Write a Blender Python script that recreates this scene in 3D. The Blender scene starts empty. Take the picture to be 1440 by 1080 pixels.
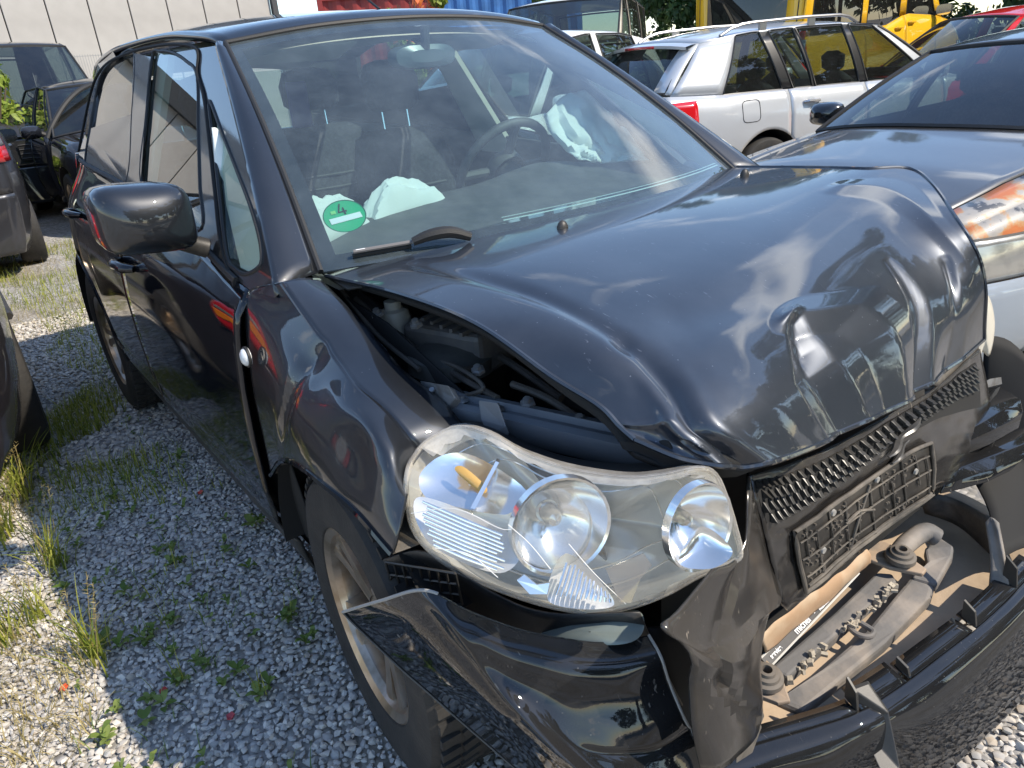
import bpy, bmesh, math, random
from math import sin, cos, tan, pi, radians, sqrt, atan2, exp, floor
from mathutils import Vector as V, Matrix, noise
from mathutils.geometry import tessellate_polygon
random.seed(7)
S = bpy.context.scene
COL = S.collection

# ------------------------------------------------------------------ camera
def make_camera():
    cd = bpy.data.cameras.new('camera'); cd.sensor_width = 36; cd.lens = 1035.24 / 1440 * 36
    cd.clip_start = .02; cd.clip_end = 600
    o = bpy.data.objects.new('camera', cd); COL.objects.link(o)
    yaw, pitch, roll = radians(143.9622), radians(-23.7250), radians(-4.8173)
    f = V((cos(pitch) * cos(yaw), cos(pitch) * sin(yaw), sin(pitch)))
    r = f.cross(V((0, 0, 1))).normalized(); u = r.cross(f)
    c, s = cos(roll), sin(roll)
    r2 = c * r + s * u; u2 = -s * r + c * u
    m = Matrix((r2, u2, -f)).transposed().to_4x4(); m.translation = (1.1553, -1.2673, 1.3558)
    o.matrix_world = m; S.camera = o
make_camera()

# ------------------------------------------------------------------ light
SUN = V((.80, .55, 1.0)).normalized()
def make_light():
    w = bpy.data.worlds.new('World'); S.world = w; w.use_nodes = True
    nt = w.node_tree; nt.nodes.clear(); N = nt.nodes.new; L = nt.links.new
    out = N('ShaderNodeOutputWorld'); bg = N('ShaderNodeBackground'); L(bg.outputs[0], out.inputs[0])
    sky = N('ShaderNodeTexSky'); sky.sky_type = 'NISHITA'; sky.sun_disc = False
    sky.sun_elevation = math.asin(SUN.z); sky.sun_rotation = atan2(SUN.x, SUN.y)
    sky.air_density = 1.0; sky.dust_density = .15; sky.ozone_density = 2.0
    tc = N('ShaderNodeTexCoord'); sx = N('ShaderNodeSeparateXYZ'); L(tc.outputs['Generated'], sx.inputs[0])
    zz = N('ShaderNodeMath'); zz.operation = 'MAXIMUM'; L(sx.outputs[2], zz.inputs[0]); zz.inputs[1].default_value = .06
    dv = N('ShaderNodeVectorMath'); dv.operation = 'DIVIDE'; L(tc.outputs['Generated'], dv.inputs[0])
    cb = N('ShaderNodeCombineXYZ'); [L(zz.outputs[0], cb.inputs[i]) for i in range(3)]; L(cb.outputs[0], dv.inputs[1])
    no = N('ShaderNodeTexNoise'); no.inputs['Scale'].default_value = 1.05; no.inputs['Detail'].default_value = 7; no.inputs['Roughness'].default_value = .55
    L(dv.outputs[0], no.inputs['Vector'])
    rp = N('ShaderNodeValToRGB'); rp.color_ramp.elements[0].position = .585; rp.color_ramp.elements[1].position = .72
    L(no.outputs['Fac'], rp.inputs[0])
    mx = N('ShaderNodeMix'); mx.data_type = 'RGBA'
    L(rp.outputs[0], mx.inputs[0]); L(sky.outputs[0], mx.inputs[6]); mx.inputs[7].default_value = (8.5, 8.8, 9.2, 1)
    L(mx.outputs[2], bg.inputs[0]); bg.inputs[1].default_value = .15
    ld = bpy.data.lights.new('sun', 'SUN'); ld.energy = 3.3; ld.angle = radians(.53); ld.color = (1, .90, .76)
    o = bpy.data.objects.new('sun', ld); COL.objects.link(o); o.rotation_euler = SUN.to_track_quat('Z', 'Y').to_euler(); o.location = (0, 0, 20)
    S.view_settings.view_transform = 'Standard'; S.view_settings.look = 'None'; S.view_settings.gamma = 1
    S.view_settings.exposure = .92
make_light()

# ------------------------------------------------------------------ materials
MATS = {}
def newmat(name):
    m = bpy.data.materials.new(name); m.use_nodes = True; nt = m.node_tree
    return m, nt, nt.nodes['Principled BSDF'], nt.nodes.new, nt.links.new
def rgba(c): return (c[0], c[1], c[2], 1) if not isinstance(c, (int, float)) else (c, c, c, 1)
def pbr(name, col, rough=.5, metal=0, coat=0, spec=.5, col2=None, scale=20, lo=.45, hi=.65, bump=0, bscale=120, detail=5, dust=0, trans=0, rough2=None, crough=.03):
    """a procedural material: colour, a second colour by noise, fine relief, settled dust"""
    if name in MATS: return MATS[name]
    m, nt, b, N, L = newmat(name)
    b.inputs['Roughness'].default_value = rough; b.inputs['Metallic'].default_value = metal
    b.inputs['Coat Weight'].default_value = coat; b.inputs['Coat Roughness'].default_value = crough
    b.inputs['Specular IOR Level'].default_value = spec
    if trans: b.inputs['Transmission Weight'].default_value = trans
    tc = N('ShaderNodeTexCoord'); src = None
    if col2 is not None:
        n = N('ShaderNodeTexNoise'); n.inputs['Scale'].default_value = scale; n.inputs['Detail'].default_value = detail; L(tc.outputs['Object'], n.inputs['Vector'])
        r = N('ShaderNodeMapRange'); r.inputs[1].default_value = lo; r.inputs[2].default_value = hi; L(n.outputs['Fac'], r.inputs[0])
        x = N('ShaderNodeMix'); x.data_type = 'RGBA'; L(r.outputs[0], x.inputs[0]); x.inputs[6].default_value = rgba(col); x.inputs[7].default_value = rgba(col2)
        src = x.outputs[2]
        if rough2 is not None:
            q = N('ShaderNodeMapRange'); q.inputs[3].default_value = rough; q.inputs[4].default_value = rough2; L(r.outputs[0], q.inputs[0]); L(q.outputs[0], b.inputs['Roughness'])
    if dust:
        n = N('ShaderNodeTexNoise'); n.inputs['Scale'].default_value = 9; n.inputs['Detail'].default_value = 9; n.inputs['Roughness'].default_value = .7; L(tc.outputs['Object'], n.inputs['Vector'])
        r = N('ShaderNodeMapRange'); r.inputs[1].default_value = .35; r.inputs[2].default_value = .75; r.inputs[4].default_value = dust; L(n.outputs['Fac'], r.inputs[0])
        x = N('ShaderNodeMix'); x.data_type = 'RGBA'; L(r.outputs[0], x.inputs[0]); x.inputs[7].default_value = (.36, .31, .25, 1)
        if src: L(src, x.inputs[6])
        else: x.inputs[6].default_value = rgba(col)
        src = x.outputs[2]
    if src: L(src, b.inputs['Base Color'])
    else: b.inputs['Base Color'].default_value = rgba(col)
    if bump:
        n = N('ShaderNodeTexNoise'); n.inputs['Scale'].default_value = bscale; n.inputs['Detail'].default_value = 4; L(tc.outputs['Object'], n.inputs['Vector'])
        bp = N('ShaderNodeBump'); bp.inputs['Strength'].default_value = bump; bp.inputs['Distance'].default_value = .003; L(n.outputs['Fac'], bp.inputs['Height']); L(bp.outputs[0], b.inputs['Normal'])
    MATS[name] = m; return m
def paint(name, col, metal=.0, rough=.4, dust=.10, dustcol=(.34, .32, .29), specks=1.0, scratch=0, flake=None, crough=.02, low=0):
    """clear-coated car paint with settled dust, tiny specks of dirt and optional scuffs"""
    if name in MATS: return MATS[name]
    m, nt, b, N, L = newmat(name)
    b.inputs['Metallic'].default_value = metal; b.inputs['Roughness'].default_value = rough
    b.inputs['Coat Weight'].default_value = 1; b.inputs['Coat IOR'].default_value = 1.55; b.inputs['Specular IOR Level'].default_value = .5 if metal else .0
    tc = N('ShaderNodeTexCoord'); g = N('ShaderNodeNewGeometry'); sp = N('ShaderNodeSeparateXYZ'); L(g.outputs['Normal'], sp.inputs[0])
    up = N('ShaderNodeMapRange'); up.inputs[1].default_value = -.1; up.inputs[2].default_value = .9; up.inputs[3].default_value = .18; L(sp.outputs[2], up.inputs[0])
    n = N('ShaderNodeTexNoise'); n.inputs['Scale'].default_value = 5; n.inputs['Detail'].default_value = 10; n.inputs['Roughness'].default_value = .68; L(tc.outputs['Object'], n.inputs['Vector'])
    r = N('ShaderNodeMapRange'); r.inputs[1].default_value = .3; r.inputs[2].default_value = .75; r.inputs[3].default_value = .35; L(n.outputs['Fac'], r.inputs[0])
    d1 = N('ShaderNodeMath'); d1.operation = 'MULTIPLY'; L(up.outputs[0], d1.inputs[0]); L(r.outputs[0], d1.inputs[1])
    d2 = N('ShaderNodeMath'); d2.operation = 'MULTIPLY'; L(d1.outputs[0], d2.inputs[0]); d2.inputs[1].default_value = dust
    vo = N('ShaderNodeTexVoronoi'); vo.inputs['Scale'].default_value = 85; L(tc.outputs['Object'], vo.inputs['Vector'])
    vr = N('ShaderNodeMapRange'); vr.inputs[1].default_value = .13; vr.inputs[2].default_value = .05; vr.inputs[4].default_value = 1; L(vo.outputs['Distance'], vr.inputs[0])
    sc = N('ShaderNodeSeparateColor'); L(vo.outputs['Color'], sc.inputs[0])
    gt = N('ShaderNodeMath'); gt.operation = 'GREATER_THAN'; gt.inputs[1].default_value = .78; L(sc.outputs[0], gt.inputs[0])
    s1 = N('ShaderNodeMath'); s1.operation = 'MULTIPLY'; L(vr.outputs[0], s1.inputs[0]); L(gt.outputs[0], s1.inputs[1])
    s2 = N('ShaderNodeMath'); s2.operation = 'MULTIPLY'; L(s1.outputs[0], s2.inputs[0]); s2.inputs[1].default_value = .22 * specks
    ad = N('ShaderNodeMath'); ad.operation = 'ADD'; ad.use_clamp = True; L(d2.outputs[0], ad.inputs[0]); L(s2.outputs[0], ad.inputs[1]); fac = ad.outputs[0]
    if low:   # dirt splashed up from the road
        so = N('ShaderNodeSeparateXYZ'); L(tc.outputs['Object'], so.inputs[0]); lz = N('ShaderNodeMapRange'); lz.inputs[1].default_value = .62; lz.inputs[2].default_value = .28; L(so.outputs[2], lz.inputs[0])
        ln_ = N('ShaderNodeTexNoise'); ln_.inputs['Scale'].default_value = 16; ln_.inputs['Detail'].default_value = 9; ln_.inputs['Roughness'].default_value = .75; L(tc.outputs['Object'], ln_.inputs['Vector'])
        lr = N('ShaderNodeMapRange'); lr.inputs[1].default_value = .40; lr.inputs[2].default_value = .68; lr.inputs[4].default_value = low; L(ln_.outputs['Fac'], lr.inputs[0])
        lm = N('ShaderNodeMath'); lm.operation = 'MULTIPLY'; L(lz.outputs[0], lm.inputs[0]); L(lr.outputs[0], lm.inputs[1])
        la = N('ShaderNodeMath'); la.operation = 'ADD'; la.use_clamp = True; L(fac, la.inputs[0]); L(lm.outputs[0], la.inputs[1]); fac = la.outputs[0]
    if scratch:
        mp = N('ShaderNodeMapping'); mp.inputs['Scale'].default_value = (30, 160, 60); mp.inputs['Rotation'].default_value = (.4, .3, .8); L(tc.outputs['Object'], mp.inputs[0])
        n2 = N('ShaderNodeTexNoise'); n2.inputs['Scale'].default_value = 1; n2.inputs['Detail'].default_value = 3; L(mp.outputs[0], n2.inputs['Vector'])
        n3 = N('ShaderNodeTexNoise'); n3.inputs['Scale'].default_value = 7; L(tc.outputs['Object'], n3.inputs['Vector'])
        q = N('ShaderNodeMapRange'); q.inputs[1].default_value = .66; q.inputs[2].default_value = .74; q.inputs[4].default_value = scratch; L(n2.outputs['Fac'], q.inputs[0])
        q3 = N('ShaderNodeMapRange'); q3.inputs[1].default_value = .5; q3.inputs[2].default_value = .62; L(n3.outputs['Fac'], q3.inputs[0])
        mm = N('ShaderNodeMath'); mm.operation = 'MULTIPLY'; L(q.outputs[0], mm.inputs[0]); L(q3.outputs[0], mm.inputs[1])
        a2 = N('ShaderNodeMath'); a2.operation = 'ADD'; a2.use_clamp = True; L(fac, a2.inputs[0]); L(mm.outputs[0], a2.inputs[1]); fac = a2.outputs[0]
    x = N('ShaderNodeMix'); x.data_type = 'RGBA'; L(fac, x.inputs[0]); x.inputs[6].default_value = rgba(col); x.inputs[7].default_value = rgba(dustcol); L(x.outputs[2], b.inputs['Base Color'])
    cr = N('ShaderNodeMapRange'); cr.inputs[3].default_value = crough; cr.inputs[4].default_value = crough + .12; L(d2.outputs[0], cr.inputs[0]); L(cr.outputs[0], b.inputs['Coat Roughness'])
    cw = N('ShaderNodeMapRange'); cw.inputs[3].default_value = 1; cw.inputs[4].default_value = .3; L(fac, cw.inputs[0]); L(cw.outputs[0], b.inputs['Coat Weight'])
    nb = N('ShaderNodeTexNoise'); nb.inputs['Scale'].default_value = 260; L(tc.outputs['Object'], nb.inputs['Vector'])
    bp = N('ShaderNodeBump'); bp.inputs['Strength'].default_value = .012; bp.inputs['Distance'].default_value = .002; L(nb.outputs['Fac'], bp.inputs['Height']); L(bp.outputs[0], b.inputs['Coat Normal'])
    MATS[name] = m; return m
def glass(name, tint=(.80, .90, .87), dirt=.03, ior=1.55, dirtcol=(.5, .5, .48), rough=0.0, dscale=6, mul=1.6):
    """a thin clear sheet: transparent with mirror-like surface and a film of dirt or painted haze"""
    if name in MATS: return MATS[name]
    m, nt, b, N, L = newmat(name); nt.nodes.remove(b); out = nt.nodes['Material Output']
    g = N('ShaderNodeNewGeometry'); iq = N('ShaderNodeMix'); iq.inputs[2].default_value = ior; iq.inputs[3].default_value = 1 / ior; L(g.outputs['Backfacing'], iq.inputs[0])
    fr = N('ShaderNodeFresnel'); L(iq.outputs[0], fr.inputs[0])
    f2 = N('ShaderNodeMath'); f2.operation = 'MULTIPLY'; f2.use_clamp = True; f2.inputs[1].default_value = mul; L(fr.outputs[0], f2.inputs[0])
    t = N('ShaderNodeBsdfTransparent'); t.inputs[0].default_value = rgba(tint); gl = N('ShaderNodeBsdfGlossy'); gl.inputs['Roughness'].default_value = rough
    a = N('ShaderNodeMixShader'); L(f2.outputs[0], a.inputs[0]); L(t.outputs[0], a.inputs[1]); L(gl.outputs[0], a.inputs[2])
    tc = N('ShaderNodeTexCoord'); n = N('ShaderNodeTexNoise'); n.inputs['Scale'].default_value = dscale; n.inputs['Detail'].default_value = 8; n.inputs['Roughness'].default_value = .7; L(tc.outputs['Object'], n.inputs['Vector'])
    r = N('ShaderNodeMapRange'); r.inputs[1].default_value = .3; r.inputs[2].default_value = .8; r.inputs[3].default_value = dirt * .5; r.inputs[4].default_value = dirt * 2; L(n.outputs['Fac'], r.inputs[0])
    df = N('ShaderNodeBsdfDiffuse'); df.inputs[0].default_value = rgba(dirtcol)
    c = N('ShaderNodeMixShader'); L(r.outputs[0], c.inputs[0]); L(a.outputs[0], c.inputs[1]); L(df.outputs[0], c.inputs[2]); L(c.outputs[0], out.inputs[0])
    MATS[name] = m; return m

# ------------------------------------------------------------------ mesh helpers
class MB:
    """collects vertices and faces of one mesh"""
    def __init__(s): s.v = []; s.f = []
    def add(s, vs, fs):
        o = len(s.v); s.v += [tuple(p) for p in vs]; s.f += [tuple(i + o for i in f) for f in fs]; return s
    def grid(s, rows, closed=False, flip=False):
        R, Cn = len(rows), len(rows[0]); fs = []
        for i in range(R - 1):
            for j in range(Cn if closed else Cn - 1):
                k = (j + 1) % Cn; q = (i * Cn + j, i * Cn + k, (i + 1) * Cn + k, (i + 1) * Cn + j); fs.append(q[::-1] if flip else q)
        return s.add([p for r in rows for p in r], fs)
    def box(s, c, size, rot=None):
        c = V(c); vs = []
        for dx in (-.5, .5):
            for dy in (-.5, .5):
                for dz in (-.5, .5):
                    p = V((dx * size[0], dy * size[1], dz * size[2]))
                    if rot: p = rot @ p
                    vs.append(c + p)
        return s.add(vs, [(0, 1, 3, 2), (4, 6, 7, 5), (0, 4, 5, 1), (2, 3, 7, 6), (0, 2, 6, 4), (1, 5, 7, 3)])
    def tube(s, path, r, seg=8, cap=True, up=V((0, 0, 1)), closed=False, flat=1):
        P = [V(p) for p in path]; rows = []; n = len(P)
        for i, p in enumerate(P):
            if closed: t = P[(i + 1) % n] - P[i - 1]
            else: t = P[min(i + 1, n - 1)] - P[max(i - 1, 0)]
            t.normalize(); a = t.cross(up)
            if a.length < 1e-3: a = t.cross(V((1, 0, 0)))
            a.normalize(); b = a.cross(t); rr = r[i] if isinstance(r, (list, tuple)) else r
            rows.append([p + (a * cos(2 * pi * k / seg) + b * sin(2 * pi * k / seg) * flat) * rr for k in range(seg)])
        if closed: rows.append(rows[0])
        o = len(s.v); s.grid(rows, closed=True)
        if cap and not closed:
            s.f.append(tuple(range(o, o + seg))[::-1]); s.f.append(tuple(range(o + (n - 1) * seg, o + n * seg)))
        return s
    def lathe(s, prof, c, axis, seg=32, up=None, scale=(1, 1)):
        """prof: (radius, along axis) pairs"""
        c = V(c); ax = V(axis).normalized(); a = ax.cross(V(up) if up else V((0, 0, 1)))
        if a.length < 1e-3: a = ax.cross(V((1, 0, 0)))
        a.normalize(); b = ax.cross(a)
        return s.grid([[c + ax * h + (a * cos(2 * pi * k / seg) * scale[0] + b * sin(2 * pi * k / seg) * scale[1]) * r for k in range(seg)] for r, h in prof], closed=True)
    def prism(s, poly, vec):
        """polygon (3D points) extruded by vec, both caps triangulated"""
        P = [V(p) for p in poly]; n = len(P); d = V(vec); tr = tessellate_polygon([P])
        nr = V((0, 0, 0))
        for i in range(n): nr += P[i].cross(P[(i + 1) % n])
        fl = nr.dot(d) > 0
        fs = []
        for t in tr:
            a, b_, c_ = t
            tn = (P[b_] - P[a]).cross(P[c_] - P[a])
            if (tn.dot(d) > 0): a, b_, c_ = a, c_, b_
            fs.append((a, b_, c_)); fs.append((a + n, c_ + n, b_ + n))
        for i in range(n):
            j = (i + 1) % n; q = (i, j, j + n, i + n); fs.append(q if fl else q[::-1])
        return s.add(P + [p + d for p in P], fs)
    def poly(s, loops, flip=False):
        """flat-ish polygon with holes"""
        L = [[V(p) for p in l] for l in loops]; tr = tessellate_polygon(L)
        return s.add([p for l in L for p in l], [t[::-1] if flip else t for t in tr])
    def build(s, name, mat, parent=None, smooth=True, sol=0, bev=0, sub=0, off=1, ang=40):
        me = bpy.data.meshes.new(name); me.from_pydata([tuple(p) for p in s.v], [], s.f); me.update()
        me.materials.append(mat)
        o = bpy.data.objects.new(name, me); COL.objects.link(o)
        if parent: o.parent = parent
        if smooth:
            me.polygons.foreach_set('use_smooth', [True] * len(me.polygons))
            try: me.set_sharp_from_angle(angle=radians(ang))
            except Exception: pass
        if sub: m = o.modifiers.new('sub', 'SUBSURF'); m.levels = m.render_levels = sub
        if sol: m = o.modifiers.new('sol', 'SOLIDIFY'); m.thickness = sol; m.offset = -off
        if bev: m = o.modifiers.new('bev', 'BEVEL'); m.width = bev; m.segments = 2; m.limit_method = 'ANGLE'; m.angle_limit = radians(35)
        return o
def cr(p0, p1, p2, p3, t):
    return .5 * ((2 * p1) + (p2 - p0) * t + (2 * p0 - 5 * p1 + 4 * p2 - p3) * t * t + (3 * p1 - p0 - 3 * p2 + p3) * t ** 3)
def crv(pts, n, closed=False):
    """smooth curve through the points"""
    P = [V(p) for p in pts]; m = len(P); out = []
    segs = m if closed else m - 1
    for k in range(n if closed else n + 1):
        x = k * segs / n; i = min(int(x), segs - 1); t = x - i
        if closed: q = [P[(i + d) % m] for d in (-1, 0, 1, 2)]
        else:
            q = [P[i - 1] if i else 2 * P[0] - P[1], P[i], P[i + 1], P[i + 2] if i + 2 < m else 2 * P[-1] - P[-2]]
        out.append(cr(*q, t))
    return out
def patch(ctrl, nu, nv):
    """bicubic sheet through a net of points: nv steps along rows, nu across them"""
    rows = [crv(r, nu) for r in ctrl]; cols = [crv([r[j] for r in rows], nv) for j in range(nu + 1)]
    return [[cols[j][i] for j in range(nu + 1)] for i in range(nv + 1)]
def interp(x, tab):
    if x <= tab[0][0]: return tab[0][1]
    for (a, fa), (b, fb) in zip(tab, tab[1:]):
        if x <= b: return fa + (fb - fa) * (x - a) / (b - a)
    return tab[-1][1]
def empty(name, loc=(0, 0, 0), rz=0):
    o = bpy.data.objects.new(name, None); COL.objects.link(o); o.location = loc; o.rotation_euler = (0, 0, rz); o.empty_display_size = .2; return o
def tag(o, label=None, cat=None, group=None, kind=None):
    if label: o['label'] = label
    if cat: o['category'] = cat
    if group: o['group'] = group
    if kind: o['kind'] = kind
    return o
def dome(contour, n, bulge, rings=7, centre=None, flat=2.0):
    """closed contour filled as a sheet that bulges along n"""
    P = [V(p) for p in contour]; c = V(centre) if centre else sum(P, V()) / len(P); n = V(n); rows = []
    for k in range(rings + 1):
        f = 1 - k / rings * .98
        rows.append([c + (p - c) * f + n * bulge * (1 - f ** flat) for p in P])
    return rows

# ------------------------------------------------------------------ ground
def ground():
    m, nt, b, N, L = newmat('gravel ground'); b.inputs['Roughness'].default_value = .95; b.inputs['Specular IOR Level'].default_value = .2
    tc = N('ShaderNodeTexCoord'); v = N('ShaderNodeTexVoronoi'); v.inputs['Scale'].default_value = 42; L(tc.outputs['Object'], v.inputs['Vector'])
    r = N('ShaderNodeValToRGB'); e = r.color_ramp.elements; e[0].color = (.17, .165, .16, 1); e[1].color = (.50, .48, .45, 1); L(v.outputs['Color'], r.inputs[0])
    n = N('ShaderNodeTexNoise'); n.inputs['Scale'].default_value = .7; n.inputs['Detail'].default_value = 8; L(tc.outputs['Object'], n.inputs['Vector'])
    q = N('ShaderNodeMapRange'); q.inputs[1].default_value = .45; q.inputs[2].default_value = .7; L(n.outputs['Fac'], q.inputs[0])
    x = N('ShaderNodeMix'); x.data_type = 'RGBA'; L(q.outputs[0], x.inputs[0]); L(r.outputs[0], x.inputs[6]); x.inputs[7].default_value = (.22, .18, .11, 1); L(x.outputs[2], b.inputs['Base Color'])
    bp = N('ShaderNodeBump'); bp.inputs['Strength'].default_value = .9; bp.inputs['Distance'].default_value = .012; L(v.outputs['Distance'], bp.inputs['Height']); bp.invert = True; L(bp.outputs[0], b.inputs['Normal'])
    o = MB().add([(-260, -260, 0), (260, -260, 0), (260, 260, 0), (-260, 260, 0)], [(0, 1, 2, 3)]).build('ground', m, smooth=False); tag(o, kind='structure')
    # loose stones
    m, nt, b, N, L = newmat('gravel stone'); b.inputs['Roughness'].default_value = .85; b.inputs['Specular IOR Level'].default_value = .3
    g = N('ShaderNodeNewGeometry'); r = N('ShaderNodeValToRGB'); L(g.outputs['Random Per Island'], r.inputs[0])
    e = r.color_ramp.elements; e[0].color = (.37, .355, .335, 1); e[1].color = (.72, .67, .59, 1)
    for p, c in ((.25, (.46, .44, .41, 1)), (.5, (.53, .50, .455, 1)), (.72, (.46, .39, .31, 1)), (.8, (.60, .56, .50, 1))): e.new(p).color = c
    tc = N('ShaderNodeTexCoord'); n = N('ShaderNodeTexNoise'); n.inputs['Scale'].default_value = 90; n.inputs['Detail'].default_value = 4; L(tc.outputs['Object'], n.inputs['Vector'])
    q = N('ShaderNodeMapRange'); q.inputs[3].default_value = .72; q.inputs[4].default_value = 1.2; L(n.outputs['Fac'], q.inputs[0])
    x = N('ShaderNodeMix'); x.data_type = 'RGBA'; x.blend_type = 'MULTIPLY'; x.inputs[0].default_value = 1; L(r.outputs[0], x.inputs[6]); L(q.outputs[0], x.inputs[7]); L(x.outputs[2], b.inputs['Base Color'])
    rng = random.Random(3); bm = bmesh.new(); bmesh.ops.create_icosphere(bm, subdivisions=1, radius=1)
    bv = [v.co.copy() for v in bm.verts]; bf = [[v.index for v in f.verts] for f in bm.faces]; bm.free()
    forms = []
    for k in range(14):
        vs = []
        sh = V((rng.uniform(.8, 1.25), rng.uniform(.7, 1.0), rng.uniform(.45, .75)))
        for p in bv:
            w = 1 + .42 * noise.noise(p * 1.3 + V((k * 7.1, 0, 0)))
            vs.append(V((p.x * sh.x, p.y * sh.y, p.z * sh.z)) * w)
        forms.append(vs)
    vv, ff = [], []
    def scatter(x0, x1, y0, y1, step, smin, smax):
        nx, ny = int((x1 - x0) / step), int((y1 - y0) / step)
        for i in range(nx):
            for j in range(ny):
                x = x0 + (i + rng.random()) * step; y = y0 + (j + rng.random()) * step
                s = rng.uniform(smin, smax) * (1.35 if rng.random() < .06 else 1)
                vs = forms[rng.randrange(14)]; rot = Matrix.Rotation(rng.uniform(0, 6.28), 3, 'Z') @ Matrix.Rotation(rng.uniform(-.5, .5), 3, 'X')
                o = len(vv); c = V((x, y, rng.uniform(.001, .009)))
                for p in vs: vv.append(tuple(c + rot @ p * s))
                ff.extend([tuple(a + o for a in f) for f in bf])
    scatter(-2.0, .45, -1.62, -.62, .0140, .0048, .0112)
    scatter(-4.6, -2.0, -1.65, -.55, .023, .008, .015)
    scatter(.72, 1.35, -.5, .75, .017, .0065, .0135)
    scatter(.25, .72, .1, .75, .022, .009, .014)
    mb = MB(); mb.v = vv; mb.f = ff
    o = mb.build('gravel', m, smooth=True, ang=38); tag(o, 'loose grey gravel stones covering the ground around the cars', 'gravel', kind='stuff')
ground()

leafmat = None
def leaf_material(name, a, b_, trans=.35):
    m, nt, b, N, L = newmat(name); b.inputs['Roughness'].default_value = .5; b.inputs['Specular IOR Level'].default_value = .35
    g = N('ShaderNodeNewGeometry'); r = N('ShaderNodeValToRGB'); L(g.outputs['Random Per Island'], r.inputs[0]); r.color_ramp.elements[0].color = rgba(a); r.color_ramp.elements[1].color = rgba(b_)
    L(r.outputs[0], b.inputs['Base Color']); out = nt.nodes['Material Output']
    t = N('ShaderNodeBsdfTranslucent'); L(r.outputs[0], t.inputs[0]); x = N('ShaderNodeMixShader'); x.inputs[0].default_value = trans
    L(b.outputs[0], x.inputs[1]); L(t.outputs[0], x.inputs[2]); L(x.outputs[0], out.inputs[0]); MATS[name] = m; return m
GRASS = leaf_material('grass blade', (.16, .22, .03), (.44, .43, .08))
DRY = leaf_material('dry grass blade', (.34, .27, .10), (.50, .42, .20))
WEED = leaf_material('weed leaf', (.10, .17, .03), (.27, .33, .09))
TREE = leaf_material('tree leaf', (.025, .06, .012), (.07, .12, .03), .25)
BUSH = leaf_material('bush leaf', (.16, .25, .03), (.32, .38, .06))
def blade(mb, base, h, lean, az, w, rng, seg=4):
    b = V(base); d = V((cos(az), sin(az), 0)); side = V((-sin(az), cos(az), 0)); rows = []
    for k in range(seg + 1):
        t = k / seg; p = b + V((0, 0, h * (t - .25 * lean * t * t))) + d * (lean * h * t * t); ww = w * (1 - t) ** .7 + .0003
        rows.append([p - side * ww, p + side * ww])
    mb.grid(rows)
def rosette(mb, c, r, n, rng, up=.4):
    for i in range(n):
        az = i * 2.399 + rng.uniform(-.3, .3); l = r * rng.uniform(.6, 1.1); d = V((cos(az), sin(az), 0)); s = V((-sin(az), cos(az), 0)); z0 = rng.uniform(.004, .03)
        rows = []
        for k in range(5):
            t = k / 4; w = l * .28 * sin(pi * min(1, .12 + t * .85)) ** .8
            p = V(c) + d * l * t + V((0, 0, z0 + up * l * sin(t * 2.2) * rng.uniform(.8, 1.1)))
            rows.append([p - s * w, p + V((0, 0, -.12 * w)), p + s * w])
        mb.grid(rows)
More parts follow.
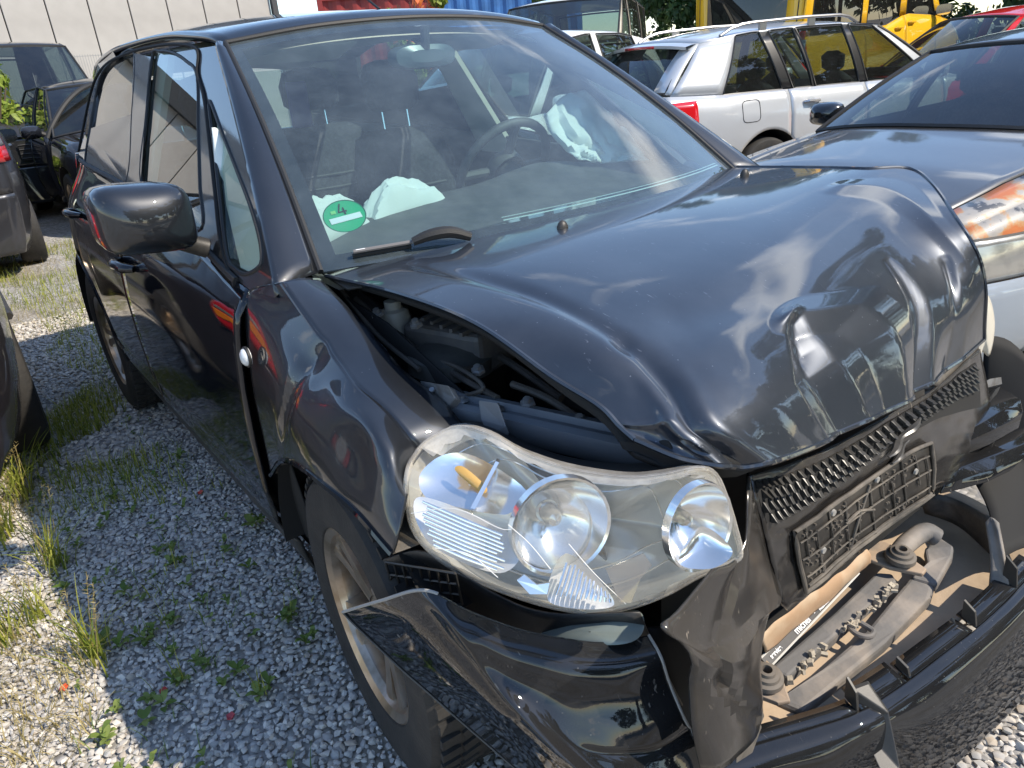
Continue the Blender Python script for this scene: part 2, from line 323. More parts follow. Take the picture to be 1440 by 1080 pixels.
def plants():
    rng = random.Random(11)
    # grass in the shade between the cars and in the sunny strip behind
    mb = MB()
    for k in range(9500):
        t = rng.random()
        if t < .30: x, y = rng.gauss(-2.35, .40), rng.gauss(-1.06, .12); h = rng.uniform(.03, .10)
        elif t < .85: x, y = rng.uniform(-7.5, -3.0), rng.uniform(-1.3, -.2); h = rng.uniform(.03, .11)
        else: x, y = rng.gauss(-1.5, .35), rng.gauss(-1.08, .16); h = rng.uniform(.02, .06)
        if t > .85 and rng.random() < .55: continue
        if noise.noise(V((x * 2.1, y * 2.1, 4))) < -.05: continue
        blade(mb, (x, y, 0), h, rng.uniform(.1, .9), rng.uniform(0, 6.28), rng.uniform(.0012, .0026), rng, 3)
    o = mb.build('grass', GRASS); tag(o, 'short green grass growing through the gravel between the parked cars', 'grass', kind='stuff')
    mb = MB()
    for k in range(4200):
        if k % 2: x, y = rng.uniform(-7.5, -3.4), rng.uniform(-1.35, -.2)
        else: x, y = rng.uniform(-2.2, -.2), rng.uniform(-1.6, -1.33)
        if noise.noise(V((x * 1.7, y * 2.3, 9))) < 0: continue
        blade(mb, (x, y, 0), rng.uniform(.02, .08), rng.uniform(.3, 1.2), rng.uniform(0, 6.28), rng.uniform(.0008, .0018), rng, 3)
    o = mb.build('dry_grass', DRY); tag(o, 'dry straw coloured grass on the sunlit gravel strip', 'grass', kind='stuff')
    # low weeds among the stones
    mb = MB()
    for k in range(120):
        x = rng.uniform(-2.3, .1); y = rng.uniform(-1.36, -.8)
        if x > -.35 and y > -.95: continue
        rosette(mb, (x, y, .004), rng.uniform(.010, .032), rng.randrange(3, 8), rng, rng.uniform(.2, .9))
        for q in range(rng.randrange(0, 7)): blade(mb, (x + rng.gauss(0, .03), y + rng.gauss(0, .03), 0), rng.uniform(.02, .07), rng.uniform(.2, 1), rng.uniform(0, 6.28), .0012, rng, 3)
    o = mb.build('weeds', WEED); tag(o, 'low leafy weeds scattered over the shaded gravel', 'weeds', kind='stuff')
    # single clumps
    spots = [((-1.894,-1.356,0.000), .26, 34, 'tall thin grass clump at the left edge beside the dark wheel'),
             ((-1.292,-1.331,0.000), .24, 30, 'tall bright grass clump where sun and shade meet on the gravel'),
             ((-0.752,-1.316,0.000), .20, 30, 'grass clump leaning over the shadow edge, nearest of the tall ones'),
             ((-1.014,-1.486,0.000), .16, 24, 'sunlit grass clump at the lower left edge of the gravel'),
             ((-1.607,-1.441,0.000), .27, 36, 'tall grass clump at the very left edge, lit by the sun'),
             ((-1.057,-1.408,0.000), .15, 22, 'short yellowish grass clump in the sunlit gravel corner')]
    for p, h, n, lab in spots:
        e = empty('grass_clump', p); tag(e, lab, 'grass clump', 'tall grass clumps on the gravel')
        mb = MB()
        for i in range(int(n * 1.7)):
            blade(mb, (rng.gauss(0, .040), rng.gauss(0, .022), 0), h * rng.uniform(.45, 1.1), rng.uniform(.15, 1.0), rng.uniform(0, 6.28), rng.uniform(.0016, .0034), rng, 6)
        mb.build('blades', GRASS, e)
        mb = MB()
        for i in range(n // 3):
            az = rng.uniform(0, 6.28); b = V((rng.gauss(0, .03), rng.gauss(0, .02), 0)); top = b + V((cos(az) * .05, sin(az) * .05, h * rng.uniform(.9, 1.25)))
            mb.tube([b, (b + top) / 2 + V((0, 0, .01)), top], [.0009, .0008, .0005], 4)
            for k in range(7):
                t = .72 + k * .04; q = b.lerp(top, t); a2 = rng.uniform(0, 6.28); mb.tube([q, q + V((cos(a2) * .012, sin(a2) * .012, .008))], [.0012, .0003], 4)
        mb.build('seed_heads', DRY, e)
    rose = [((155, 912), .055, 'broad green weed at the foot of the tall grass clump'), ((245, 800), .05, 'leafy weed in the shade beside the sill of the black car'), ((410, 868), .05, 'leafy weed beside the front tyre of the black car'),
            ((235, 885), .045, 'dock leaf weed standing alone in the shaded gravel'), ((255, 960), .05, 'weed with yellow tipped leaf in the middle of the shaded gravel'), ((365, 985), .05, 'grassy weed near the lower end of the front tyre'), ((360, 745), .06, 'bright leafy weed under the sill just behind the front wheel')]
    for (u, v), r, lab in rose: pass
    RP = [((-0.768,-1.266,0.000), .042), ((-1.011,-1.036,0.000), .036), ((-0.542,-0.847,0.000), .038), ((-0.738,-1.127,0.000), .030), ((-0.506,-1.153,0.000), .034), ((-0.314,-1.023,0.000), .034), ((-1.036,-0.767,0.000), .045)]
    for (p, r), (_, _, lab) in zip(RP, rose):
        e = empty('weed', p); tag(e, lab, 'weed', 'single leafy weeds in the gravel')
        mb = MB(); rosette(mb, (rng.gauss(0, .008), rng.gauss(0, .008), .004), r, 6, rng, .45); rosette(mb, (rng.gauss(0, .02), rng.gauss(0, .02), .004), r * .7, 5, rng, .8); mb.build('leaves', WEED, e)
        mb = MB()
        for i in range(4): blade(mb, (rng.gauss(0, .01), rng.gauss(0, .01), 0), rng.uniform(.05, .13), rng.uniform(.1, .5), rng.uniform(0, 6.28), .0013, rng, 5)
        mb.build('stems', GRASS, e)
    chips = [((-0.679,-1.387,0.012), (.75, .10, .03), 'orange plastic chip on the sunlit gravel'), ((-0.493,-1.196,0.012), (.35, .02, .02), 'dark red plastic chip on the shaded gravel'), ((-1.399,-0.838,0.012), (.6, .06, .03), 'small red chip near the sill of the black car'), ((-0.300,-1.095,0.012), (.4, .05, .06), 'dull red chip near the lower end of the front tyre')]
    for p, c, lab in chips:
        mb = MB(); p = V(p); mb.prism([p + V((.011, 0, 0)), p + V((.004, .010, .003)), p + V((-.009, .007, .002)), p + V((-.008, -.007, 0)), p + V((.005, -.009, .001))], (0, 0, .004))
        o = mb.build('plastic_chip', pbr('chip ' + lab[:6] + str(c[0]), c, .4), smooth=False); tag(o, lab, 'plastic chip', 'broken plastic chips on the gravel')
plants()

# ------------------------------------------------------------------ the wrecked black hatchback
# car frame = world frame: x forward from the front axle, y to the car's left, z up
PAINT = paint('black paint', (.007, .009, .013), metal=.4, rough=.42, dust=.05, dustcol=(.33, .33, .34), crough=.012)
HOODP = paint('black paint scuffed', (.014, .020, .031), metal=.5, rough=.40, dust=.11, dustcol=(.36, .38, .42), specks=1.6, scratch=.30, crough=.015)
SIDEP = paint('black side paint', (.004, .005, .008), rough=.45, dust=.04, dustcol=(.3, .27, .22), specks=.5, crough=.008, low=.22)
RUBBER = pbr('black rubber', .018, .6, bump=.2, bscale=300)
PLAST = pbr('black plastic', .02, .45, bump=.12, bscale=900, dust=.12)
PLASTD = pbr('dusty black plastic', .03, .6, bump=.3, bscale=300, dust=.55)
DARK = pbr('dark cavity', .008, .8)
DASH = pbr('dashboard plastic', .06, .55, bump=.3, bscale=400, dust=.25)
CREAM = pbr('cream trim', (.62, .60, .50), .7, bump=.1)
SEAT = pbr('seat fabric', (.035, .035, .04), .9, bump=.4, bscale=700, col2=(.06, .06, .065), scale=60)
WSG = glass('windscreen glass', (.64, .80, .80), .075, 1.55, (.42, .53, .60))  # bluish film stands in for the reflection on the windscreen
FENDP = paint('black wing paint', (.009, .012, .018), metal=.5, rough=.42, dust=.06, dustcol=(.33, .35, .38), specks=1.0, crough=.01)
SDG = glass('side glass', (.55, .68, .66), .012, 1.6)
QTG = glass('quarter glass', (.80, .88, .84), .012, 1.45, mul=.8)
TAN = pbr('dusty tan sheet', (.42, .32, .22), .85, bump=.5, bscale=60, col2=(.30, .235, .17), scale=9, lo=.4, hi=.7)
STEEL = pbr('painted steel dark', (.13, .15, .175), .45, dust=.2)
GALV = pbr('bare steel', (.36, .37, .38), .4, metal=.6, col2=(.22, .21, .2), scale=30, dust=.2)
CHROME = pbr('chrome', (.85, .86, .88), .06, metal=1, dust=.08)
CAR = empty('crashed_hatchback', (0, 0, 0))
tag(CAR, 'wrecked black hatchback with crumpled bonnet and torn front bumper in the middle', 'car')

def gh(z): return .80 - (z - .98) * .478
BELT = [(-3.2, 1.125), (-2.4, 1.10), (-1.6, 1.07), (-1.0, 1.03), (-.43, .962), (0, .93)]
PROF = [(.17, .765), (.20, .795), (.26, .815), (.315, .822), (.33, .838), (.36, .850), (.42, .853), (.45, .861), (.60, .868), (.74, .868), (.82, .862), (.90, .850)]
def belt(x): return interp(x, BELT)
def rear_taper(x): t = max(0, -2.35 - x); return .19 * t * t + .02 * t
def ys(x, z):
    """half width of the body side"""
    zb = belt(x)
    if z <= .90: y = interp(z, PROF)
    elif z < zb: t = (z - .90) / (zb - .90); y = .850 + (gh(zb) + .004 - .850) * (t * t * (3 - 2 * t) * .6 + t * .4)
    else: y = gh(z)
    return y - rear_taper(x)
def arch(x, xc, R, zc=.335):
    d = R * R - (x - xc) ** 2
    return zc + sqrt(d) if d > 0 else 0
def skin(sgn, xa, xb, zlo, zhi, nx, nz, off=0):
    """sheet of the body side between two edges; limits may be functions"""
    rows = []
    for i in range(nx + 1):
        r = []
        for j in range(nz + 1):
            tz = j / nz; zt = .2 + .8 * tz
            x = xa(zt) + (xb(zt) - xa(zt)) * i / nx
            z0, z1 = zlo(x), zhi(x); z = z0 + (z1 - z0) * tz; r.append((x, sgn * (ys(x, z) + off), z))
        rows.append(r)
    return rows
def DE(t): return interp(t, [(.2, -.448), (.45, -.412), (.7, -.385), (1, -.362)])
def sides():
    for sg in (-1, 1):
        fl = sg < 0
        # front door, rear door, quarter panel, sill
        fd = MB().grid(skin(sg, lambda t: DE(t), lambda t: -1.50, lambda x: .335, lambda x: belt(x), 30, 26), flip=not fl)
        d1 = fd.build('front_door', SIDEP, CAR, sol=.006)
        rd = MB().grid(skin(sg, lambda t: -1.507, lambda t: -2.50 + .0 * t, lambda x: max(.335, arch(x, -2.5, .385)), lambda x: belt(x), 30, 26), flip=not fl)
        d2 = rd.build('rear_door', SIDEP, CAR, sol=.006)
        qp = MB().grid(skin(sg, lambda t: -2.507, lambda t: -3.22 + .05 * t, lambda x: max(.30, arch(x, -2.5, .385)), lambda x: 1.105, 26, 22), flip=not fl)
        qp.build('quarter_panel', SIDEP, CAR, sol=.006)
        MB().grid(skin(sg, lambda t: -.40, lambda t: -2.13, lambda x: .175, lambda x: .328, 30, 8), flip=not fl).build('sill', PLAST, CAR, sol=.008)
        # dark backing behind the panel gaps
        rows = [[(x, sg * (ys(x, z) - .035), z) for z in (.22, .34, .6, .9)] for x in [-.30 - .09 * k for k in range(20)]]
        MB().grid(rows, flip=not fl).build('inner_side', DARK, CAR, sol=.004)
        # handles
        for dd, hx, hz in ((d1, -1.40, .862), (d2, -2.27, .93)):
            y = ys(hx, hz)
            mb = MB(); mb.tube([(hx + .10, sg * (y + .004), hz), (hx + .075, sg * (y + .030), hz + .004), (hx, sg * (y + .038), hz + .006), (hx - .075, sg * (y + .030), hz + .004), (hx - .10, sg * (y + .004), hz)], [.010, .015, .016, .015, .010], 10)
            mb.build('handle', SIDEP, dd)
        # rear wheel arch lining
        for xc in (-2.5, 0):
            prof = [(cos(a) * .39 + xc, sin(a) * .39 + .335) for a in [pi * k / 16 for k in range(17)]]
            MB().grid([[(x, sg * .855, z), (x, sg * .5, z)] for x, z in prof if not (xc == 0 and x > .36)], flip=not fl).build('arch_liner', DARK, CAR)
        # lip of the rear arch
        pts = [(-2.5 + cos(a) * .388, 0, .335 + sin(a) * .388) for a in [pi * k / 20 for k in range(21)]]
        MB().tube([(x, sg * (ys(x, z) - .003), z) for x, _, z in pts], .009, 6).build('arch_lip', SIDEP, CAR)
sides()

# ---- upper body: pillars, window frames, roof
W_FRONT = [(-1.435,-0.746,1.092), (-1.541,-0.663,1.266), (-1.629,-0.574,1.453), (-1.532,-0.569,1.464), (-1.382,-0.574,1.452), (-1.215,-0.589,1.422), (-1.081,-0.608,1.382), (-0.967,-0.669,1.254), (-0.852,-0.730,1.126), (-0.767,-0.775,1.033), (-1.036,-0.780,1.021)]
W_REAR = [(-2.394,-0.715,1.094), (-2.467,-0.652,1.228), (-2.488,-0.590,1.356), (-2.416,-0.552,1.435), (-2.185,-0.544,1.474), (-1.904,-0.551,1.479), (-1.747,-0.654,1.286), (-1.637,-0.754,1.077), (-2.059,-0.731,1.083)]
W_QUART = [(-0.927,-0.636,1.319), (-0.763,-0.673,1.245), (-0.601,-0.709,1.170), (-0.475,-0.738,1.110), (-0.383,-0.763,1.057), (-0.346,-0.780,1.021), (-0.357,-0.790,1.002), (-0.415,-0.799,0.982), (-0.483,-0.799,0.982), (-0.547,-0.792,0.998), (-0.664,-0.746,1.093), (-0.790,-0.694,1.202)]
def gy(x, z): return gh(z) - rear_taper(x) * .8
def resurf(pts, off=0):
    return [(p[0], -(gy(p[0], p[2]) + off), p[2]) for p in pts]
WF, WR, WQ = resurf(W_FRONT), resurf(W_REAR), resurf(W_QUART)
def xz(*a): return [(x, -gy(x, z), z) for x, z in a]
def upper():
    # outer outline of the cab side: A pillar foot, up the pillar, along the roof edge, down the rear pillar, back along the belt
    roofz = [(-.97, 1.447), (-1.2, 1.487), (-1.5, 1.508), (-1.9, 1.515), (-2.3, 1.508), (-2.7, 1.478), (-2.95, 1.425)]
    outer = xz((-.235, .968), (-.40, 1.085), (-.60, 1.215), (-.80, 1.342), (-.93, 1.42), (-.97, 1.447)) + xz(*roofz[1:]) + xz((-3.05, 1.30), (-3.13, 1.18), (-3.17, 1.10)) + \
            xz(*[(x, belt(x) + .001) for x in (-2.8, -2.4, -2.0, -1.6, -1.3, -1.0, -.8, -.6, -.43)]) + xz((-.36, .958))
    for sg in (-1, 1):
        mir = (lambda L: [(p[0], -p[1] * (1 if sg < 0 else -1) * -1 if False else (p[1] if sg < 0 else -p[1]), p[2]) for p in L])
        mb = MB().poly([mir(outer), mir(WF), mir(WR), mir(WQ)])
        o = mb.build('cab_side', PAINT, CAR, smooth=False, sol=.03, off=1)
        bm = bmesh.new(); bm.from_mesh(o.data); bmesh.ops.recalc_face_normals(bm, faces=bm.faces)
        bm.normal_update()
        f = max(bm.faces, key=lambda f: f.calc_area())
        if f.normal.y * sg < 0: bmesh.ops.reverse_faces(bm, faces=bm.faces)
        bm.to_mesh(o.data); bm.free()
        for nm, Wd in (('front_window', WF), ('rear_window', WR), ('quarter_window', WQ)):
            c = sum([V(p) for p in Wd], V()) / len(Wd)
            L = [V(p) + V((0, .008, 0)) for p in Wd]
            mb = MB().poly([mir(L)]); w = mb.build(nm, QTG if nm == 'quarter_window' else SDG, CAR, smooth=False)
            if w.data.polygons[0].normal.y * sg < 0: w.data.flip_normals()
            mb = MB().tube(crv(mir([V(p) + V((0, .001, 0)) for p in Wd]), 60, True), .0055, 6, closed=True); mb.build('seal', RUBBER, w)
        # black door frames over the pillars: B pillar strip
        pil = None and xz((-1.43, belt(-1.43) + .004), (-1.60, belt(-1.60) + .004), (-1.665, 1.455), (-1.53, 1.452))
        bp_ = [WR[5], WR[6], WR[7], WF[0], WF[1], WF[2]]
        o = MB().poly([mir([V(p) - V((0, .003, 0)) for p in bp_])]).build('middle_pillar', PAINT, CAR, smooth=False)
        if o.data.polygons[0].normal.y * sg < 0: o.data.flip_normals()
        # frame lines of the two doors (raised hoop) and drip seam on the roof edge
        hoop = [(p[0], p[2]) for p in ((-0.453,-0.813,0.953), (-0.592,-0.782,1.017), (-0.730,-0.728,1.131), (-0.859,-0.676,1.240), (-0.971,-0.633,1.330), (-1.072,-0.606,1.387))] + [(-1.12, 1.445), (-1.3, 1.470), (-1.6, 1.483), (-2.0, 1.483), (-2.35, 1.462), (-2.62, 1.41), (-2.80, 1.30), (-2.88, 1.12)]
        MB().tube(crv(mir([V(p) - V((0, .002, 0)) for p in xz(*hoop)]), 70), .0055, 6).build('door_frame_seam', DARK, CAR)
        MB().tube(crv(mir([V(p) - V((0, .004, 0)) for p in xz((-2.55, belt(-2.55)), (-2.2, belt(-2.2)), (-1.6, belt(-1.6)), (-1.0, belt(-1.0)), (-.45, belt(-.45)))]), 30), .009, 6).build('belt_seal', RUBBER, CAR)
        # cream inner trims
        tr = [V(WQ[k]) * 1.0 + V((.004, .016, 0)) for k in (0, 1, 2, 3, 4, 5, 6, 7, 8, 10, 11)]
        MB().poly([mir(tr)]).build('pillar_trim', CREAM, CAR, smooth=False, sol=.004)
        tr = [V(p) + V((0, .05, 0)) for p in xz((-1.42, 1.0), (-1.66, 1.0), (-1.68, 1.46), (-1.54, 1.46))]
        MB().poly([mir(tr)]).build('pillar_trim', CREAM, CAR, smooth=False, sol=.02)
    # roof
    prof = [(-.985, 1.452, .555)] + [(-1.05, 1.475, .562)] + [(x, z + .004, gy(x, z) + .004) for x, z in roofz[1:]]
    rows = []
    for x, z, w in prof:
        rows.append([(x + (.03 if x > -1.1 else 0) * (1 - (t * t)), t * w, z + .045 * (1 - abs(t) ** 2.4)) for t in [-1 + k / 6 for k in range(13)]])
    g = patch(rows, 36, 40); MB().grid(g).build('roof', PAINT, CAR, sol=.02)
    # ceiling lining
    MB().grid([[(p[0] - .02, p[1] * .97, p[2] - .05) for p in r] for r in g]).build('headlining', CREAM, CAR)
    # aerial
    MB().tube([(-1.12, 0, 1.53), (-1.30, .0, 1.62), (-1.5, .0, 1.70)], [.004, .003, .002], 6).build('aerial', RUBBER, CAR)
    # tailgate with rear glass
    rows = [[(x, t * w, z) for t in (-1, -.6, 0, .6, 1)] for x, z, w in ((-3.0, 1.40, .54), (-3.10, 1.24, .60), (-3.16, 1.10, .66), (-3.22, .85, .70), (-3.24, .55, .72), (-3.24, .35, .72))]
    tg = MB().grid(patch(rows[2:], 12, 12)).build('tailgate', SIDEP, CAR, sol=.02)
    MB().grid(patch([[(p[0], p[1] * .88, p[2]) for p in r] for r in rows[:3]], 12, 8)).build('rear_glass', SDG, CAR)
upper()

def mirror():
    e = MB()
    ring = []
    # housing: rounded shell, lens faces rearwards
    cx, cy, cz = -.62, -.925, 1.102
    sect = [(.086 * cos(p) ** .75, sin(p) ** .82 * .97 + .03 * sin(p), sin(p) ** .82) for p in [.03 + k * (pi / 2 - .03) / 14 for k in range(14)]] + [(-.0, 1, 1), (-.04, 1, 1), (-.07, .97, .96)]
    for dx, sy, sz in sect:
        r = []
        for k in range(44):
            a = 2 * pi * k / 44; c, s = cos(a), sin(a); q = 2 + 2.6 * min(1, sy * 1.05) ** 2; rr = (abs(c) ** q + abs(s) ** q) ** (-1 / q)
            yy, zz = c * rr * .100 * sy, s * rr * .074 * sz; zz -= .010 * (1 - sz) + .10 * yy
            r.append((cx + dx - .16 * yy * max(0, dx + .07), cy + yy - .012 * (1 - sy), cz + zz))
        ring.append(r)
    m = MB().grid(ring, closed=True); m.f.append(tuple(range(44))); o = m.build('wing_mirror', PAINT, CAR)
    g = [(cx - .068, p[1] * .97 + cy * .03, p[2] * .97 + cz * .03) for p in ring[-1]]
    mb = MB(); mb.v = g; mb.f = [tuple(range(44))]; mb.build('mirror_glass', CHROME, o)
    mb = MB().tube([(-.66, -.80, 1.005), (-.66, -.85, 1.03), (-.65, -.88, 1.06)], [.024, .022, .022], 10); mb.build('mirror_foot', PLAST, o)
    b = [V(p) for p in ring[2]]
    bb = [p for p in b if p.z < cz - .02]
mirror()

# ---- wheels
TYRE = pbr('tyre rubber', .013, .75, bump=.4, bscale=120, dust=.08)
ALLOY = pbr('alloy', (.50, .41, .32), .30, metal=.85, dust=.15, col2=(.36, .28, .20), scale=25)  # bronze tint puts the sunlit gravel's reflection into the metal colour
BRAKE = pbr('rusty brake', (.12, .07, .045), .7, metal=.3)
def wheel(parent, c, sg, R=.326, rim=.205, w=.205, spokes=5, rz=0, mats=(None, None), spin=.3, twin=True, detail=True):
    """wheel (> tyre, rim, brake disc); sg: side the face looks to (y sign)"""
    e = empty('wheel', c, rz); e.parent = parent; ax = V((0, sg, 0)); h = w / 2
    ty = MB().lathe([(rim - .005, h * .80), (rim + .006, h * .97), (rim + .03, h * 1.03), (R - .055, h * 1.05), (R - .022, h * .98), (R - .006, h * .80), (R, h * .55), (R, -h * .55), (R - .006, -h * .8), (R - .022, -h), (rim, -h * .9)], (0, 0, 0), ax, 64)
    t = ty.build('tyre', mats[0] or TYRE, e, ang=30)
    if detail:
        mb = MB()
        for k in range(56):
            a = 2 * pi * k / 56
            for yy, sk in ((.30, .25), (-.30, -.25), (.72, 0), (-.72, 0)):
                rot = Matrix.Rotation(-a, 3, 'Y'); p = rot @ V((0, 0, R + .001)); p.y = h * yy * sg
                mb.box(p, (.022, h * .36, .009), rot @ Matrix.Rotation(sk, 3, 'Z'))
        tb = mb.build('tread_block', mats[0] or TYRE, t, smooth=False); tb['kind'] = 'stuff'
    rm = MB().lathe([(rim - .008, -h * .8), (rim - .012, h * .2), (rim - .016, h * .62), (rim - .010, h * .78), (rim + .002, h * .86), (rim + .006, h * .92), (rim, h * .95), (rim - .014, h * .86), (rim - .02, h * .7)], (0, 0, 0), ax, 64)
    r = rm.build('rim', mats[1] or ALLOY, e, ang=30)
    mb = MB().lathe([(0.0001, h * .62), (.030, h * .62), (.034, h * .58), (.060, h * .56), (.066, h * .48), (.07, h * .2)], (0, 0, 0), ax, 24); mb.build('hub', mats[1] or ALLOY, r)
    for k in range(spokes):
        a0 = 2 * pi * k / spokes + spin
        for da in ((-.17, .17) if twin else (0,)):
            mb = MB(); rows = []
            for t_, wd, hy in ((.045, .020, .60), (.09, .019, .66), (.14, .018, .72), (rim - .012, .024, .80)):
                aa = a0 + da * (.55 + .55 * t_ / rim); d = V((sin(aa), 0, cos(aa))); s_ = V((cos(aa), 0, -sin(aa)))
                y0, y1 = V((0, sg * h * hy, 0)), V((0, sg * h * (hy - .42), 0))
                rows.append([d * t_ - s_ * wd + y1, d * t_ - s_ * wd * .8 + y0 * .97, d * t_ + y0, d * t_ + s_ * wd * .8 + y0 * .97, d * t_ + s_ * wd + y1])
            mb.grid(rows, flip=sg < 0); mb.build('spoke', mats[1] or ALLOY, r, sol=0)
    MB().lathe([(.03, h * .05), (.145, h * .05), (.145, -h * .1)], (0, 0, 0), ax, 32).build('brake_disc', BRAKE, e)
    MB().lathe([(.0, -h * .2), (rim - .01, -h * .2)], (0, 0, 0), ax, 24).build('back_plate', DARK, e)
    return e
wheel(CAR, (0, -.750, .326), -1, rz=radians(-5))
wheel(CAR, (-2.5, -.745, .326), -1, spin=.8)
wheel(CAR, (0, .755, .326), 1, rz=radians(-6), detail=False)
wheel(CAR, (-2.5, .745, .326), 1, detail=False)

# ---- windscreen, cowl, wipers, cabin
def windscreen():
    top = [(-.985 + .055 * (1 - t * t), t * .545, 1.452 + .038 * (1 - abs(t) ** 2.2)) for t in (-1, -.6, -.2, .2, .6, 1)]
    bot = [(-.275 + .16 * (1 - t * t), t * .690, .985 + .012 * (1 - t * t)) for t in (-1, -.6, -.2, .2, .6, 1)]
    def mid(f, bul): return [tuple(V(a).lerp(V(b), f) + V((.6, 0, .75)) * bul) for a, b in zip(bot, top)]
    net = [bot, mid(.33, .022), mid(.66, .022), top]
    g = patch(net, 30, 24)
    o = MB().grid(g).build('windscreen', WSG, CAR)
    # black printed border, as a strip just under the glass
    n = V((.6, 0, .78)); H, Wd = len(g) - 1, len(g[0]) - 1
    def at(s, t):
        x, y = s * Wd, t * H; i, j = min(int(x), Wd - 1), min(int(y), H - 1); fx, fy = x - i, y - j
        return (g[j][i].lerp(g[j][i + 1], fx)).lerp(g[j + 1][i].lerp(g[j + 1][i + 1], fx), fy)
    mb = MB(); K = 40
    for (s0, s1, t0, t1) in ((0, .03, 0, 1), (.97, 1, 0, 1), (.03, .97, 0, .05), (.03, .97, .955, 1)):
        mb.grid([[at(s0 + (s1 - s0) * a / K, t0 + (t1 - t0) * b / 16) - n * .004 for a in range(K + 1)] for b in range(17)])
    mb.build('glass_border', pbr('black frit', .012, .25), o)
    mb = MB()
    for k in range(230):   # dotted edge of the print, upper part of the lower border
        s_ = .30 + .66 * k / 230
        for q, r_ in ((.062, .0022), (.072, .0016)):
            c = at(s_, q) - n * .0035; mb.lathe([(.0001, 0), (r_, 0)], c, n, 6)
    bd = mb.build('border_dots', pbr('frit dots', (.45, .55, .52), .4), o); bd['kind'] = 'stuff'
    # rubber along the pillars
    for sg in (0, 1):
        MB().tube([at(sg, k / 20) + n * .002 for k in range(21)], .007, 8).build('windscreen_seal', RUBBER, CAR)
    MB().tube([at(k / 20, 1) + n * .001 for k in range(21)], .008, 8).build('windscreen_seal', RUBBER, CAR)
    # outer skin of the pillars, from the cab side to the glass
    for sg in (-1, 1):
        edge = crv([(x, sg * gy(x, z), z) for x, z in ((-.235, .968), (-.40, 1.085), (-.60, 1.215), (-.80, 1.342), (-.93, 1.42), (-.97, 1.447))], 20)
        rows = []
        for k in range(21):
            a, b = edge[k] + V((.0, sg * .001, .001)), at(0 if sg < 0 else 1, k / 20) + n * .003
            rows.append([a.lerp(b, t) + V((.5, sg * .6, .6)) * .012 * sin(pi * t) for t in [i / 6 for i in range(7)]])
        MB().grid(rows, flip=sg > 0).build('pillar_skin', PAINT, CAR, sol=.003)
    # emissions sticker inside the lower corner
    c = V((-0.700,-0.459,1.005)); best = min(((s_ / 200, t_ / 200) for s_ in range(13, 40) for t_ in range(8, 60)), key=lambda q: (lambda p: (p - V((1.1553, -1.2673, 1.3558))).normalized().dot((c - V((1.1553, -1.2673, 1.3558))).normalized()))(at(*q)) * -1)
    p = at(*best); u = (at(best[0] + .03, best[1]) - at(best[0] - .03, best[1])).normalized(); w = (at(best[0], best[1] + .03) - at(best[0], best[1] - .03)).normalized(); nn = u.cross(w).normalized()
    st = MB().lathe([(.0001, .0), (.046, 0)], p - nn * .006, nn, 40).build('emission_sticker', pbr('sticker green', (.0, .42, .17), .5), CAR)
    MB().lathe([(.0445, .0), (.047, 0)], p - nn * .0055, nn, 40).build('sticker_rim', pbr('sticker dark', (.0, .12, .06), .5), st)
    q = p - nn * .0045
    MB().add([q - u * .034 - w * .020, q + u * .036 - w * .012, q + u * .035 + w * .004, q - u * .035 - w * .004], [(0, 1, 2, 3)]).build('number_field', pbr('sticker white', (.8, .82, .8), .5), st)
    q = p - nn * .004; a = q + w * .019 - u * .003
    MB().tube([a + w * .016 + u * .002, a - u * .006 - w * .008, a + u * .012 - w * .006], .0016, 6).build('digit_four', pbr('ink', .01, .5), st)
    MB().tube([a + u * .006 + w * .004, a + u * .007 - w * .015], .0016, 6).build('digit_four', pbr('ink', .01, .5), st)
    MB().add([q - u * .026 + w * .008, q - u * .015 + w * .009, q - u * .015 + w * .018, q - u * .026 + w * .017], [(0, 1, 2, 3)]).build('sticker_seal', pbr('seal', (.25, .65, .2), .5), st)
    return at, n
WS, WSN = windscreen()
